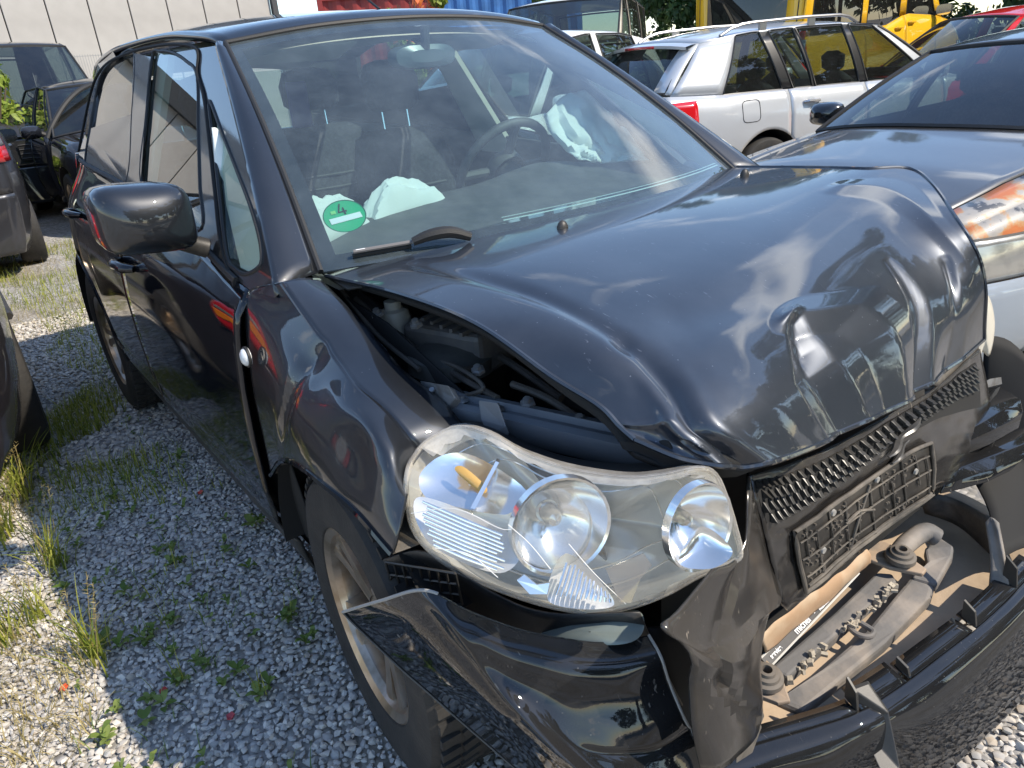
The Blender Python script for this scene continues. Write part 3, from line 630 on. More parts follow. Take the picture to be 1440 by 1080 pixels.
def cabin():
    # cowl and wiper
    rows = [[(-.30 + .17 * (1 - t * t) + dx, t * .67, z + .012 * (1 - t * t)) for t in [-1 + k / 8 for k in range(17)]] for dx, z in ((-.03, .972), (.03, .962), (.10, .955))]
    MB().grid(rows).build('cowl', PLAST, CAR, sol=.005)
    a = [WS(.05 + .085 * k / 10, .030) + WSN * .016 for k in range(11)]
    MB().tube(a, [.0045] * 11, 8).build('wiper_blade', pbr('wiper grey', (.16, .15, .145), .45), CAR)
    MB().tube([p - WSN * .012 for p in a], [.005] * 11, 6, flat=1).build('wiper_rubber', RUBBER, CAR)
    b = [WS(.135, .028) + WSN * .018, WS(.16, .030) + WSN * .028, WS(.19, .026) + WSN * .030, WS(.22, .012) + WSN * .018]
    MB().tube(crv(b, 12), [.009 + .004 * sin(k / 12 * 3) for k in range(13)], 8).build('wiper_arm', RUBBER, CAR)
    MB().tube([WS(.053, .030) + WSN * .0205, WS(.066, .030) + WSN * .0205], .0012, 4).build('wiper_lettering', pbr('print white', .7, .5), CAR)
    # dashboard
    rows = []
    for x, z0, hood in ((-.22, .955, 0), (-.40, .965, 0), (-.58, .985, .01), (-.72, 1.0, .03), (-.82, 1.0, .035), (-.90, .975, .02), (-.94, .90, 0), (-.92, .75, 0)):
        rows.append([(x + .06 * (1 - (t * t)) * (1 if x > -.6 else .2), t * .68, z0 + hood * exp(-((t - .5) / .25) ** 2)) for t in [-1 + k / 8 for k in range(17)]])
    MB().grid(patch(rows, 48, 30)).build('dashboard', DASH, CAR)
    # steering wheel on the car's left
    c = V((-1.02, .36, 1.00)); ax = V((-.85, 0, .5)).normalized(); u = V((0, 1, 0)); w = ax.cross(u)
    st = MB().tube([c + (u * cos(2 * pi * k / 36) + w * sin(2 * pi * k / 36)) * .185 for k in range(36)], .016, 10, closed=True).build('steering_wheel', DASH, CAR)
    mb = MB().lathe([(.0001, .03), (.06, .028), (.075, 0), (.07, -.03)], c, ax, 20); mb.build('wheel_hub', DASH, st)
    for a in (0, pi, pi * 1.5): MB().tube([c + (u * cos(a) + w * sin(a)) * .05, c + (u * cos(a) + w * sin(a)) * .18], .016, 8).build('wheel_spoke', DASH, st)
    MB().tube([c - ax * .02, c - ax * .25], .05, 12).build('steering_column', DASH, st)
    # seats
    def seat(x, y, w, head=True, name='front_seat'):
        e = empty(name, (x, y, .3)); e.parent = CAR
        def slab(zs, nm, m, par=None):
            rows = []
            for z, dx, ww, th in zs:
                r = []
                for k in range(20):
                    a = 2 * pi * k / 20; cc, ss = cos(a), sin(a)
                    r.append((dx + math.copysign(abs(cc) ** .6, cc) * th, math.copysign(abs(ss) ** .5, ss) * ww, z))
                rows.append(r)
            m_ = MB().grid(rows, closed=True, flip=True); m_.f.append(tuple(range(20))); m_.f.append(tuple(range((len(rows) - 1) * 20, len(rows) * 20))[::-1]); return m_.build(nm, m, par or e)
        b = slab([(.15, .05, w * .8, .06), (.22, .03, w, .08), (.45, -.04, w * 1.02, .085), (.70, -.10, w * .94, .075), (.80, -.12, w * .82, .06), (.83, -.125, w * .6, .03)], 'backrest', SEAT)
        for k in range(6):
            z = .30 + k * .06; MB().tube([(.115 - .09 * k / 6 - .04, -w * .55, z), (.128 - .09 * k / 6 - .04, 0, z), (.115 - .09 * k / 6 - .04, w * .55, z)], .006, 6).build('seat_seam', pbr('seat rib', .12, .9), b)
        slab([(.05, .28, w * .95, .24), (.12, .28, w, .27), (.18, .30, w * .95, .26), (.20, .30, w * .7, .2)], 'cushion', SEAT)
        if head:
            h = slab([(.90, -.14, w * .34, .03), (.93, -.14, w * .5, .05), (1.02, -.145, w * .52, .055), (1.08, -.15, w * .42, .04), (1.095, -.15, w * .2, .02)], 'headrest', SEAT)
            for s_ in (-.06, .06): MB().tube([(-.125, s_, .80), (-.138, s_, .93)], .006, 8).build('headrest_rod', CHROME, h)
        return e
    seat(-1.62, -.36, .24); seat(-1.62, .36, .24)
    seat(-2.42, -.35, .28, True, 'rear_seat'); seat(-2.42, .35, .28, True, 'rear_seat')
    MB().box((-1.7, 0, .26), (2.9, 1.5, .04)).build('floor_pan', DARK, CAR, smooth=False)
    MB().box((-2.98, 0, .62), (.03, 1.25, .75)).build('boot_wall', DARK, CAR, smooth=False)
    for sg in (-1, 1):
        MB().grid([[(x, sg * (ys(x, z) - .07), z) for z in (.3, .6, .95, belt(x))] for x in [-.4 - .14 * k for k in range(19)]]).build('door_trim', DASH, CAR, sol=.01)
    # rear-view mirror
    c = V((-.93, .02, 1.385)); r = []
    for k in range(20):
        a = 2 * pi * k / 20; r.append((0, math.copysign(abs(cos(a)) ** .6, cos(a)) * .115, math.copysign(abs(sin(a)) ** .7, sin(a)) * .035))
    m_ = MB().grid([[c + V((dx, p[1] * s_, p[2] * s_)) for p in r] for dx, s_ in ((.03, .5), (.022, .9), (0, 1), (-.015, .98))], closed=True); m_.f.append(tuple(range(20)))
    o = m_.build('interior_mirror', pbr('mirror grey', (.10, .13, .14), .3), CAR)
    MB().tube([c + V((.02, 0, .02)), c + V((.03, 0, .08))], .014, 8).build('mirror_stalk', DASH, o)
    for sg in (-1, 1):   # folded sun visors
        MB().box((-1.12, sg * .30, 1.425), (.16, .34, .016), Matrix.Rotation(-.25, 3, 'Y')).build('sun_visor', CREAM, CAR, bev=.006)
    # burst passenger airbag lying on the dashboard
    rng = random.Random(5); rows = []
    base = [(-.50, -.66, .972), (-.58, -.56, .98), (-.65, -.44, .985), (-.70, -.31, .985), (-.73, -.18, .99), (-.74, -.07, .99)]
    nU, nV = 44, 20
    for j in range(nV + 1):
        v = j / nV; r = []
        for i in range(nU + 1):
            u_ = i / nU; b = V((interp(u_, [(k / 5, base[k][0]) for k in range(6)]), interp(u_, [(k / 5, base[k][1]) for k in range(6)]), interp(u_, [(k / 5, base[k][2]) for k in range(6)])))
            hgt = (.026 + .092 * abs(sin(2 * pi * u_)) ** .7) * sin(pi * v) ** .6 * sin(pi * min(1, u_ * 1.02 + .02)) ** .35
            cre = noise.noise(V((u_ * 7, v * 4, 2))) * .030 + abs(noise.noise(V((u_ * 15, v * 8, 7)))) * .022
            r.append(b + V((.10 * (.5 - v), 0, hgt + cre * sin(pi * v) - .015)))
        rows.append(r)
    MB().grid(rows).build('airbag', pbr('airbag fabric', (.74, .77, .72), .8, bump=.15, bscale=900), CAR, sol=.003, ang=25)
    # white cloth standing in for a cloud reflection, and the curtain bag by the passenger door
    net = [[(-0.837,0.406,1.171), (-0.893,0.554,1.226), (-0.892,0.689,1.230), (-0.872,0.764,1.195)], [(-0.782,0.386,1.119), (-0.778,0.511,1.154), (-0.813,0.661,1.145), (-0.778,0.749,1.101)], [(-0.715,0.400,1.063), (-0.729,0.516,1.071), (-0.711,0.619,1.051), (-0.691,0.727,1.010)], [(-0.686,0.420,1.037), (-0.678,0.491,1.019), (-0.663,0.582,1.012), (-0.655,0.713,0.999)]]
    g = patch(net, 30, 24)
    for i, r in enumerate(g):
        for j, p in enumerate(r): p += V((.8, -.5, .3)) * (.05 * abs(noise.noise(V((j * .16, i * .13, 3)))) + .02 * noise.noise(V((j * .4, i * .3, 5))))
    AB = MATS['airbag fabric']; MB().grid(g).build('reflection_cloth', AB, CAR, sol=.003)
    net = [[(-0.799,-0.684,1.259), (-0.790,-0.674,1.255), (-0.771,-0.670,1.225)], [(-0.742,-0.719,1.132), (-0.714,-0.705,1.124), (-0.695,-0.686,1.114)], [(-0.697,-0.745,1.039), (-0.651,-0.724,1.032), (-0.630,-0.703,1.021)], [(-0.650,-0.774,0.938), (-0.601,-0.751,0.929), (-0.581,-0.718,0.937)]]
    MB().grid(patch(net, 8, 16)).build('curtain_airbag', AB, CAR, sol=.003)
    MB().box((-2.0, .05, 1.25), (.02, .09, .18)).build('hanging_bag', pbr('purple cloth', (.10, .06, .35), .7), CAR, bev=.008)
cabin()

# ------------------------------------------------------------------ the smashed front
def mirror_y(L): return [tuple((p[0], -p[1], p[2])) for p in L]
def fender():
    # columns run from the inner top edge down to the wheel arch; rows from the door forward
    net = [
     [(-0.258,-0.700,0.978), (-0.226,-0.750,0.996), (-0.224,-0.790,0.998), (-0.363,-0.812,0.961), (-0.365,-0.832,0.916), (-0.352,-0.850,0.828), (-0.337,-0.862,0.738), (-0.343,-0.862,0.641), (-0.376,-0.856,0.529)],
     [(-0.139,-0.704,0.945), (-0.108,-0.755,0.956), (-0.130,-0.790,0.946), (-0.186,-0.815,0.918), (-0.199,-0.838,0.880), (-0.187,-0.858,0.823), (-0.184,-0.870,0.759), (-0.201,-0.872,0.690), (-0.224,-0.869,0.633)],
     [(-0.017,-0.706,0.899), (0.013,-0.758,0.908), (-0.013,-0.795,0.894), (-0.049,-0.820,0.864), (-0.050,-0.844,0.838), (-0.038,-0.864,0.806), (-0.038,-0.877,0.768), (-0.050,-0.883,0.727), (-0.069,-0.884,0.690)],
     [(0.094,-0.706,0.857), (0.123,-0.758,0.867), (0.125,-0.806,0.861), (0.144,-0.846,0.851), (0.136,-0.864,0.827), (0.123,-0.876,0.795), (0.105,-0.884,0.763), (0.085,-0.888,0.733), (0.067,-0.890,0.707)],
     [(0.171,-0.704,0.826), (0.194,-0.754,0.829), (0.193,-0.800,0.823), (0.224,-0.838,0.822), (0.232,-0.858,0.804), (0.227,-0.872,0.776), (0.218,-0.882,0.748), (0.207,-0.888,0.725), (0.194,-0.890,0.704)],
     [(0.215,-0.700,0.806), (0.221,-0.745,0.802), (0.217,-0.785,0.787), (0.242,-0.818,0.780), (0.269,-0.838,0.762), (0.280,-0.856,0.737), (0.285,-0.870,0.716), (0.285,-0.878,0.696), (0.277,-0.882,0.676)],
    ]
    g1 = patch([[r[0], tuple(V(r[0]).lerp(V(r[2]), .5) + V((0, 0, .004))), r[2]] for r in net], 10, 60); g2 = patch([r[2:] for r in net], 40, 60); g = [a + b for a, b in zip(g1, g2)]
    # dents of the impact: rounded pockets and a fold behind the wheel arch
    P0 = [V(p) for p in ((0.143,-0.860,0.804), (-0.117,-0.862,0.808), (0.081,-0.850,0.867))]
    for r in g:
        for p in r:
            d = (p - P0[0]); p.y += .020 * exp(-((d.x + .25 * d.z) / .085) ** 2 - (d.z / .075) ** 2)
            d = (p - P0[1]); p.y += .010 * exp(-((d.x - .5 * d.z) / .022) ** 2 - (d.z / .10) ** 2) * 1.3
            d = (p - P0[2]); p.y -= .008 * exp(-(d.x / .06) ** 2 - (d.z / .06) ** 2)
    o = MB().grid([r[:11] for r in g]).grid([r[11:] for r in g]).build('fender', FENDP, CAR, sol=.004, ang=70)
    lip = [r[-1] for r in g]
    MB().tube(lip, .006, 6).build('arch_lip', SIDEP, o)
    MB().grid([[p, p + V((0, .03, -.004)), p + V((.0, .09, -.01))] for p in lip]).build('arch_flange', PLASTD, o)
    # small round side marker lamp
    c = V((-0.305,-0.868,0.843)); mk = MB().lathe([(.0001, .012), (.010, .0105), (.017, .006), (.019, 0), (.019, -.006)], c, (0, -1, .05), 24).build('side_marker', pbr('marker lens', (.72, .72, .70), .2, coat=.6), o)
    MB().lathe([(.019, .002), (.022, .001), (.022, -.004)], c, (0, -1, .05), 24).build('marker_ring', RUBBER, mk)
    # inner edge flange toward the engine bay, and hinge cover at the windscreen foot
    MB().grid([[r[0], r[0] + V((-.005, .012, -.03)), r[0] + V((-.01, .03, -.05))] for r in g]).build('fender_flange', STEEL, o)
    # left fender (car's left), hidden but for a sliver
    gl = [[(.9 * p.x + .02, -p.y, p.z) for p in r] for r in g]
    MB().grid(gl, flip=True).build('fender', SIDEP, CAR, sol=.004)
fender()

HOODNET = [
 [(-0.270,-0.682,0.977), (-0.279,-0.502,0.990), (-0.275,-0.271,1.000), (-0.286,0.010,1.006), (-0.302,0.292,1.006), (-0.324,0.564,1.002), (-0.297,0.707,0.998)],
 [(0.014,-0.670,0.991), (0.018,-0.549,1.002), (0.023,-0.381,1.012), (0.021,-0.164,1.016), (0.008,0.092,1.016), (-0.039,0.413,1.012), (-0.060,0.672,1.016)],
 [(0.221,-0.650,0.976), (0.239,-0.551,0.985), (0.247,-0.421,0.992), (0.241,-0.243,0.994), (0.224,-0.009,1.000), (0.187,0.301,1.010), (0.152,0.630,1.030)],
 [(0.370,-0.622,0.918), (0.405,-0.566,0.952), (0.409,-0.463,0.958), (0.405,-0.303,0.960), (0.377,-0.084,0.968), (0.306,0.309,0.985), (0.249,0.724,1.015)],
 [(0.453,-0.605,0.890), (0.488,-0.566,0.908), (0.518,-0.507,0.922), (0.520,-0.388,0.926), (0.483,-0.152,0.922), (0.411,0.324,0.928), (0.454,0.503,0.950)],
 [(0.493,-0.603,0.869), (0.539,-0.575,0.868), (0.590,-0.547,0.880), (0.602,-0.428,0.876), (0.568,-0.165,0.856), (0.515,0.288,0.838), (0.526,0.497,0.845)],
 [(0.520,-0.602,0.858), (0.584,-0.569,0.838), (0.635,-0.507,0.822), (0.644,-0.395,0.800), (0.626,-0.178,0.760), (0.588,0.165,0.708), (0.546,0.512,0.690)],
]
def hood():
    NU, NV = 216, 216
    g = patch(HOODNET, NU, NV)
    # normals of the smooth sheet
    def nrm(i, j):
        a = g[min(i + 1, NV)][j] - g[max(i - 1, 0)][j]; b = g[i][min(j + 1, NU)] - g[i][max(j - 1, 0)]
        n = a.cross(b); n.normalize(); return n if n.z > 0 else -n
    def seg(p, a, b):
        ax, ay = b[0] - a[0], b[1] - a[1]; l = ax * ax + ay * ay; t = max(0, min(1, ((p[0] - a[0]) * ax + (p[1] - a[1]) * ay) / l))
        dx, dy = p[0] - a[0] - t * ax, p[1] - a[1] - t * ay; sd = (ax * (p[1] - a[1]) - ay * (p[0] - a[0])) / sqrt(l)
        return sqrt(dx * dx + dy * dy), t, sd
    out = []
    for i in range(NV + 1):
        r = []
        for j in range(NU + 1):
            s, t = 6 * j / NU, 6 * i / NV; h = 0
            # pressed feature line along the right side, running out in a groove
            d, k, sd = seg((s, t), (.9, .55), (1.55, 3.1)); h += -.006 * exp(-(d / .16) ** 2)
            d, k, sd = seg((s, t), (1.55, 3.1), (2.05, 6.1)); h += -(.006 + .011 * k) * exp(-(d / (.17 + .08 * k)) ** 2) + (.005 * k) * exp(-((d - .40) / .18) ** 2)
            # stamped-in right front corner
            d, k, sd = seg((s, t), (.25, 4.9), (1.5, 4.75)); h += .005 * exp(-(d / .12) ** 1.5)
            h += -.006 * exp(-((s - .8) / .5) ** 2 - ((t - 5.35) / .42) ** 2)
            # scooped hollow above the peak
            d, k, sd = seg((s, t), (2.6, 3.05), (3.75, 3.35)); h += -.006 * exp(-(d / .42) ** 2)
            # peak and the hard folds that run from it to the grille
            T = lambda d, w: max(0, 1 - d / w)
            dp = sqrt((s - 3.86) ** 2 + (t - 4.0) ** 2); h += .009 * T(dp, .13)
            v1, k1, _ = seg((s, t), (3.88, 4.02), (3.74, 5.0)); v2, k2, _ = seg((s, t), (3.74, 5.0), (3.86, 6.2))
            d, w = (v1, .05 + .20 * k1) if v1 < v2 else (v2, .25 + .06 * k2); h += -.022 * T(d, w) * min(1, .25 + 1.2 * (k1 if v1 < v2 else 1))
            d = min(seg((s, t), (3.9, 4.0), (4.35, 4.5))[0], seg((s, t), (4.35, 4.5), (4.5, 5.3))[0], seg((s, t), (4.5, 5.3), (4.6, 6.2))[0]); h += .013 * T(d, .26)
            d, k, sd = seg((s, t), (4.80, 4.12), (4.84, 6.2)); h += -.020 * T(d, .03 + .17 * k) * min(1, .2 + 1.3 * k)
            d, k, sd = seg((s, t), (5.42, 4.55), (5.36, 5.3)); h += -.010 * T(d, .11) * sin(pi * (.1 + .85 * k))
            d, k, sd = seg((s, t), (5.36, 5.35), (5.28, 6.1)); h += -.012 * T(d, .26) * k
            # edge crease along the far side
            d, k, sd = seg((s, t), (5.45, 2.2), (5.75, 4.9)); h += .005 * T(d, .22)
            # gentle oil-canning
            h += .0014 * noise.noise(V((s * .9, t * .9, 3))) + .0007 * noise.noise(V((s * 2.7, t * 2.7, 8))) * max(0, min(1, (t - 2) / 2))
            e = min(1, s / .12) if s < .12 else 1
            r.append(g[i][j] + nrm(i, j) * h * e)
        out.append(r)
    o = MB().grid(out).build('bonnet', HOODP, CAR, sol=.0035, ang=120)
    if o.data.polygons[NU * 30 + 60].normal.z < 0: o.data.flip_normals()
    # folded-under rim of the sheet
    for nm, line in (('bonnet_edge', [r[0] for r in out]), ('bonnet_edge', out[-1]), ('bonnet_edge', [r[-1] for r in out])):
        MB().tube(line[::2], .0042, 6).build(nm, HOODP, o)
    inner = [[p + V((-.012, 0, -.035)) for p in r[8:-6:8]] for r in out[6:-10:8]]
    MB().grid(inner).build('bonnet_frame', DARK, o, sol=.01)
    # washer nozzles
    for c, k in ((V((-0.047,-0.223,1.013)), 1), (V((-0.115,0.509,1.013)), 1)):
        mb = MB().lathe([(.0145, -.004), (.0135, .006), (.010, .013), (.005, .018), (.0001, .019)], c, (0, 0, 1), 16, scale=(1, .8)); z = mb.build('washer_nozzle', PLAST, o)
    return out
HOOD = hood()

# ---- engine bay
def bay():
    # inner wing, strut tower, slam panel, brackets, hoses
    MB().grid([[(-.35, -.64, .93), (-.1, -.64, .90), (.2, -.63, .80), (.45, -.62, .72)], [(-.35, -.60, .72), (-.1, -.58, .66), (.2, -.58, .60), (.45, -.58, .55)], [(-.35, -.55, .40), (-.1, -.5, .35), (.2, -.5, .35), (.45, -.5, .35)]]).build('inner_wing', DARK, CAR, sol=.004)
    MB().grid([[(-.33, y, z) for y in (-.66, -.3, .3, .66)] for z in (.35, .6, .955)]).build('bulkhead', DARK, CAR, sol=.004)
    MB().box((.1, 0, .34), (.9, 1.2, .02)).build('engine_undershield', DARK, CAR, smooth=False)
    MB().lathe([(.085, 0), (.085, .03), (.06, .045), (.02, .05), (.0001, .05)], (-.02, -.56, .80), (0, .1, 1), 28).build('strut_tower', pbr('strut top', (.05, .055, .055), .45, dust=.2), CAR)
    MB().lathe([(.045, 0), (.050, .006), (.045, .012)], (-0.088,-0.600,0.804), (.2, -.2, 1), 28).build('filler_ring', PLAST, CAR)
    MB().tube(crv([(-0.328,-0.600,0.887), (-0.190,-0.580,0.822), (-0.060,-0.560,0.786), (0.097,-0.550,0.768)], 20), .014, 8).build('hose', RUBBER, CAR)
    MB().tube(crv([(-0.346,-0.620,0.922), (-0.259,-0.600,0.893), (-0.187,-0.600,0.869)], 12), .018, 8).build('hose', RUBBER, CAR)
    MB().tube(crv([(-0.287,-0.520,0.850), (-0.174,-0.500,0.819), (-0.096,-0.500,0.790), (-0.276,-0.460,0.784)], 16), .010, 8).build('cable', PLAST, CAR)
    MB().box((.05, -.15, .60), (.45, .55, .35)).build('engine_block', pbr('engine dirt', (.015, .014, .013), .6), CAR, smooth=False, bev=.04)
    MB().box((-.12, -.40, .74), (.20, .18, .16)).build('battery', DARK, CAR, smooth=False, bev=.01)
    # slam panel bar from the headlamp toward the middle
    a, b = V((0.095,-0.670,0.801)), V((0.507,-0.500,0.786)); bar = MB()
    ax = (b - a); ax.normalize(); up = V((0, 0, 1)); sd = ax.cross(up).normalized(); up = sd.cross(ax)
    sec = [(-.030, -.022), (-.030, .018), (-.012, .022), (-.006, .012), (.012, .012), (.020, .022), (.034, .018), (.036, -.022)]
    n = 24; rows = []
    for k in range(n + 1):
        p = a.lerp(b, k / n); rows.append([p + sd * u + up * (w + .0) for u, w in sec])
    o = bar.grid(rows).build('slam_panel', STEEL, CAR, sol=.003, ang=25)
    for f, s_ in ((.13, .0), (.30, .006)):
        p = a.lerp(b, f) + up * .016 + sd * s_; MB().lathe([(.0001, .010), (.006, .010), (.0065, .004), (.013, .003), (.014, 0)], p, up, 10).build('bolt', GALV, o)
    br = [(0.085,-0.690,0.848), (0.181,-0.690,0.867), (0.190,-0.685,0.845), (0.150,-0.685,0.807), (0.096,-0.690,0.814)]
    MB().prism(br, (0, .012, -.010)).build('wing_bracket', GALV, CAR, smooth=False, bev=.002)
    c = V((0.129,-0.692,0.843)); MB().lathe([(.0001, .004), (.005, .004), (.005, 0)], c, (.3, -.4, .8), 8).build('bolt', STEEL, CAR)
    br = [(0.228,-0.665,0.848), (0.278,-0.660,0.857), (0.295,-0.660,0.820), (0.256,-0.665,0.791), (0.238,-0.670,0.816)]
    MB().prism(br, (0, .006, -.018)).build('lamp_bracket', STEEL, CAR, smooth=False, bev=.003)
    GRB = pbr('bay grey', (.075, .075, .078), .5, dust=.3); CAB = pbr('cable sleeve', (.05, .045, .04), .6, dust=.3)
    MB().box((-0.061,-0.500,0.834), (.20, .14, .09), Matrix.Rotation(.3, 3, 'Z')).build('air_filter_box', GRB, CAR, smooth=False, bev=.012)
    for k in range(5): MB().box(V((-0.061,-0.500,0.834)) + V((-.07 + k * .035, 0, .048)), (.008, .12, .008), Matrix.Rotation(.3, 3, 'Z')).build('box_rib', GRB, CAR, smooth=False)
    c = V((-0.191,-0.580,0.873)); MB().lathe([(.035, -.06), (.038, 0), (.030, .02), (.018, .024), (.018, .04), (.0001, .042)], c, (0, 0, 1), 20).build('fluid_bottle', pbr('milky plastic', (.35, .34, .30), .5, dust=.3), CAR)
    for pts, r_ in ((((-0.281,-0.620,0.910), (-0.146,-0.600,0.855), (0.036,-0.600,0.826), (0.192,-0.600,0.816)), .006), (((-0.365,-0.550,0.858), (-0.199,-0.500,0.838), (0.033,-0.480,0.818), (0.223,-0.480,0.784)), .008), (((-0.031,-0.620,0.844), (0.063,-0.600,0.841), (0.181,-0.620,0.840), (0.116,-0.640,0.806)), .004), (((0.169,-0.550,0.820), (0.244,-0.530,0.808), (0.340,-0.520,0.783)), .007), (((-0.301,-0.640,0.930), (-0.162,-0.640,0.862), (0.016,-0.650,0.836)), .005)):
        MB().tube(crv(pts, 24), r_, 8).build('wiring', CAB, CAR)
    for p in ((-0.065,-0.600,0.896), (-0.167,-0.630,0.904), (0.108,-0.580,0.840), (0.251,-0.580,0.820), (0.343,-0.545,0.806)):
        MB().lathe([(.0001, .010), (.007, .010), (.008, .003), (.013, .002), (.014, -.004)], p, (.2, -.3, 1), 6).build('bolt', GALV, CAR)
    # radiator and its frame behind the grille
    MB().box((.40, 0, .45), (.03, .85, .36)).build('radiator', pbr('radiator fins', (.02, .02, .022), .6), CAR, smooth=False)
bay()

# ---- right headlamp
LENS = glass('lamp lens', (.95, .95, .92), .085, 1.5, (.82, .79, .70), dscale=22)
LENSR = glass('lamp lens rim', (.90, .88, .84), .20, 1.5, (.85, .81, .74), dscale=10)
SILVER = pbr('reflector silver', (.86, .86, .84), .14, metal=.9, dust=.12)
BEZEL = pbr('lamp bezel', (.72, .71, .68), .25, metal=.35, dust=.15)
CONT = [(0.266,-0.838,0.753), (0.257,-0.826,0.789), (0.223,-0.792,0.792), (0.217,-0.757,0.805), (0.243,-0.717,0.821), (0.315,-0.705,0.829), (0.377,-0.692,0.816), (0.458,-0.672,0.813), (0.539,-0.640,0.820), (0.582,-0.610,0.830), (0.608,-0.575,0.836), (0.618,-0.550,0.820), (0.630,-0.537,0.777), (0.639,-0.527,0.730), (0.646,-0.522,0.691), (0.641,-0.532,0.678), (0.617,-0.572,0.664), (0.593,-0.612,0.641), (0.559,-0.650,0.617), (0.518,-0.690,0.603), (0.460,-0.730,0.603), (0.393,-0.772,0.617), (0.333,-0.808,0.640), (0.292,-0.830,0.670), (0.270,-0.838,0.703)]
def headlamp():
    e = empty('headlamp', (0.459,-0.680,0.708)); e.parent = CAR; off = -V(e.location)
    n = V((.72, -.60, .32)).normalized()
    C2 = crv(CONT, 100, True); C2 = [p + off for p in C2]; c = V((0, 0, 0))
    def B(name, mb, mat, par=None, **k): return mb.build(name, mat, par or e, **k)
    # clear cover: domed sheet with the broken-out piece missing near the lower middle
    rows = dome(C2, n, .040, 12, c, 2.6)
    mb = MB(); hole = V((0.448,-0.750,0.659)) + off
    R, Cn = len(rows), 100; vs = [p for r in rows for p in r]; fs = []
    for i in range(R - 1):
        for j in range(Cn):
            k = (j + 1) % Cn; q = (i * Cn + j, (i + 1) * Cn + j, (i + 1) * Cn + k, i * Cn + k)
            fs.append(q)
    mb.add(vs, fs); ln = B('lens', mb, LENS, ang=80)
    # thick milky rim of the cover
    B('lens_rim', MB().tube(C2, .0045, 8, closed=True), LENSR, ln)
    B('lens_rim', MB().grid([[p + (c - p).normalized() * .0005 - n * .0, p - n * .016, p + (p - c).normalized() * .004 - n * .030] for p in C2 + [C2[0]]]), LENSR, ln)
    # frosted band below; the upper one paints in the sunlit ledge's brightness
    FROST_SUN = glass('frost and sun edge', (.92, .90, .86), .30, 1.5, (.92, .88, .80), dscale=9)
    for a0, a1, w0 in ((10, 50, .90), (62, 100, .91)):
        B('frost_and_sun_band', MB().grid([[p * 1.004 + n * .003, p * ((1 + w0) / 2) + n * .010, p * (w0 + .05 * abs(sin(i * .9)) * (i % 3 == 0)) + n * .014] for i, p in enumerate(C2[a0:a1])]), FROST_SUN, ln)
    # pale ledge inside the upper edge
    ld_ = C2[10:50]; LED = pbr('lamp ledge', (.80, .78, .74), .3, metal=.2, dust=.1)
    B('lamp_ledge', MB().grid([[p * .985 - n * .004, p * .93 - n * .010, p * .86 - n * .020, p * .84 - n * .05] for p in ld_]), LED)
    # housing bowl
    back = [(p - c) * .93 - n * .085 for p in C2]
    B('housing', MB().grid([[p - n * .006 for p in C2], [(p - c) * .985 - n * .03 for p in C2], back, [(p - c) * .55 - n * .12 for p in C2], [(p - c) * .02 - n * .12 for p in C2]], closed=True, flip=False), BEZEL)
    B('housing_shell', MB().grid([[p - n * .010 for p in C2], [(p - c) * 1.0 - n * .10 for p in C2], [(p - c) * .5 - n * .16 for p in C2]], closed=True), PLAST)
    def bowl(ctr, ax, r, dep, nm, mat, seg=32, sc=(1, 1)):
        ctr = V(ctr) + off; prof = [(r, 0), (r * .97, -.004)] + [(r * t, -dep * (1 - t * t) - .004) for t in (.85, .7, .55, .4, .25)]
        o = B(nm, MB().lathe(prof, ctr, ax, seg, scale=sc), mat, ang=60)
        B('bulb', MB().lathe([(r * .2, -dep), (r * .2, -dep * .6), (r * .14, -dep * .45), (.0001, -dep * .38)], ctr, ax, 12), pbr('bulb cap', (.5, .5, .48), .2, metal=.8), o)
        B('reflector_ring', MB().lathe([(r, .0), (r * 1.06, .002), (r * 1.07, -.01)], ctr, ax, seg, scale=sc), SILVER, o); return o
    fx = V((.93, -.32, .12)).normalized()
    bowl((0.571,-0.785,0.826), fx, .062, .05, 'main_reflector', SILVER)
    bowl((0.692,-0.672,0.831), V((.97, -.15, .1)), .047, .045, 'beam_reflector', SILVER, sc=(1, 1.15))
    # projector eye: clear dome in front of the main reflector
    ctr = V((0.581,-0.810,0.843)) + off
    B('bulb_shield', MB().lathe([(.050, 0), (.048, .014), (.040, .027), (.026, .036), (.010, .040), (.0001, .041)], ctr, fx, 28), LENS)
    # turn signal chamber, top outer: mirror facets and a painted amber reflection
    tn = [(0.388,-0.873,0.860), (0.391,-0.837,0.877), (0.422,-0.805,0.875), (0.501,-0.783,0.847), (0.504,-0.811,0.828), (0.485,-0.830,0.826), (0.447,-0.859,0.832), (0.413,-0.881,0.840)]
    B('turn_reflector', MB().grid(dome(crv([V(p) + off for p in tn], 48, True), -n, .018, 6), closed=True, flip=True), SILVER)
    am = [(0.426,-0.840,0.869), (0.431,-0.830,0.873), (0.465,-0.820,0.853), (0.463,-0.828,0.847)]
    B('amber_reflection', MB().grid(dome(crv([V(p) + off for p in am], 24, True), n, .003, 5), closed=True, flip=True), pbr('amber reflection tint', (.50, .30, .08), .3, coat=.5))
    B('chamber_divider', MB().prism([V(p) + off for p in ((0.463,-0.800,0.882), (0.466,-0.797,0.880), (0.478,-0.849,0.838), (0.474,-0.853,0.840))], -n * .02), SILVER, smooth=False)
    # ribbed reflectors: separate mirror flutes
    def flutes(corners, k, r, nm):
        a, b, c_, d_ = [V(p) + off for p in corners]
        for i in range(k):
            t = (i + .5) / k; p, q = a.lerp(b, t), d_.lerp(c_, t)
            f0, f1 = random.uniform(0, .12), random.uniform(.86, 1); B(nm, MB().tube([p.lerp(q, f0), p.lerp(q, .5) + n * .003, p.lerp(q, f1)], [r * .8, r, r * .7], 8), SILVER)
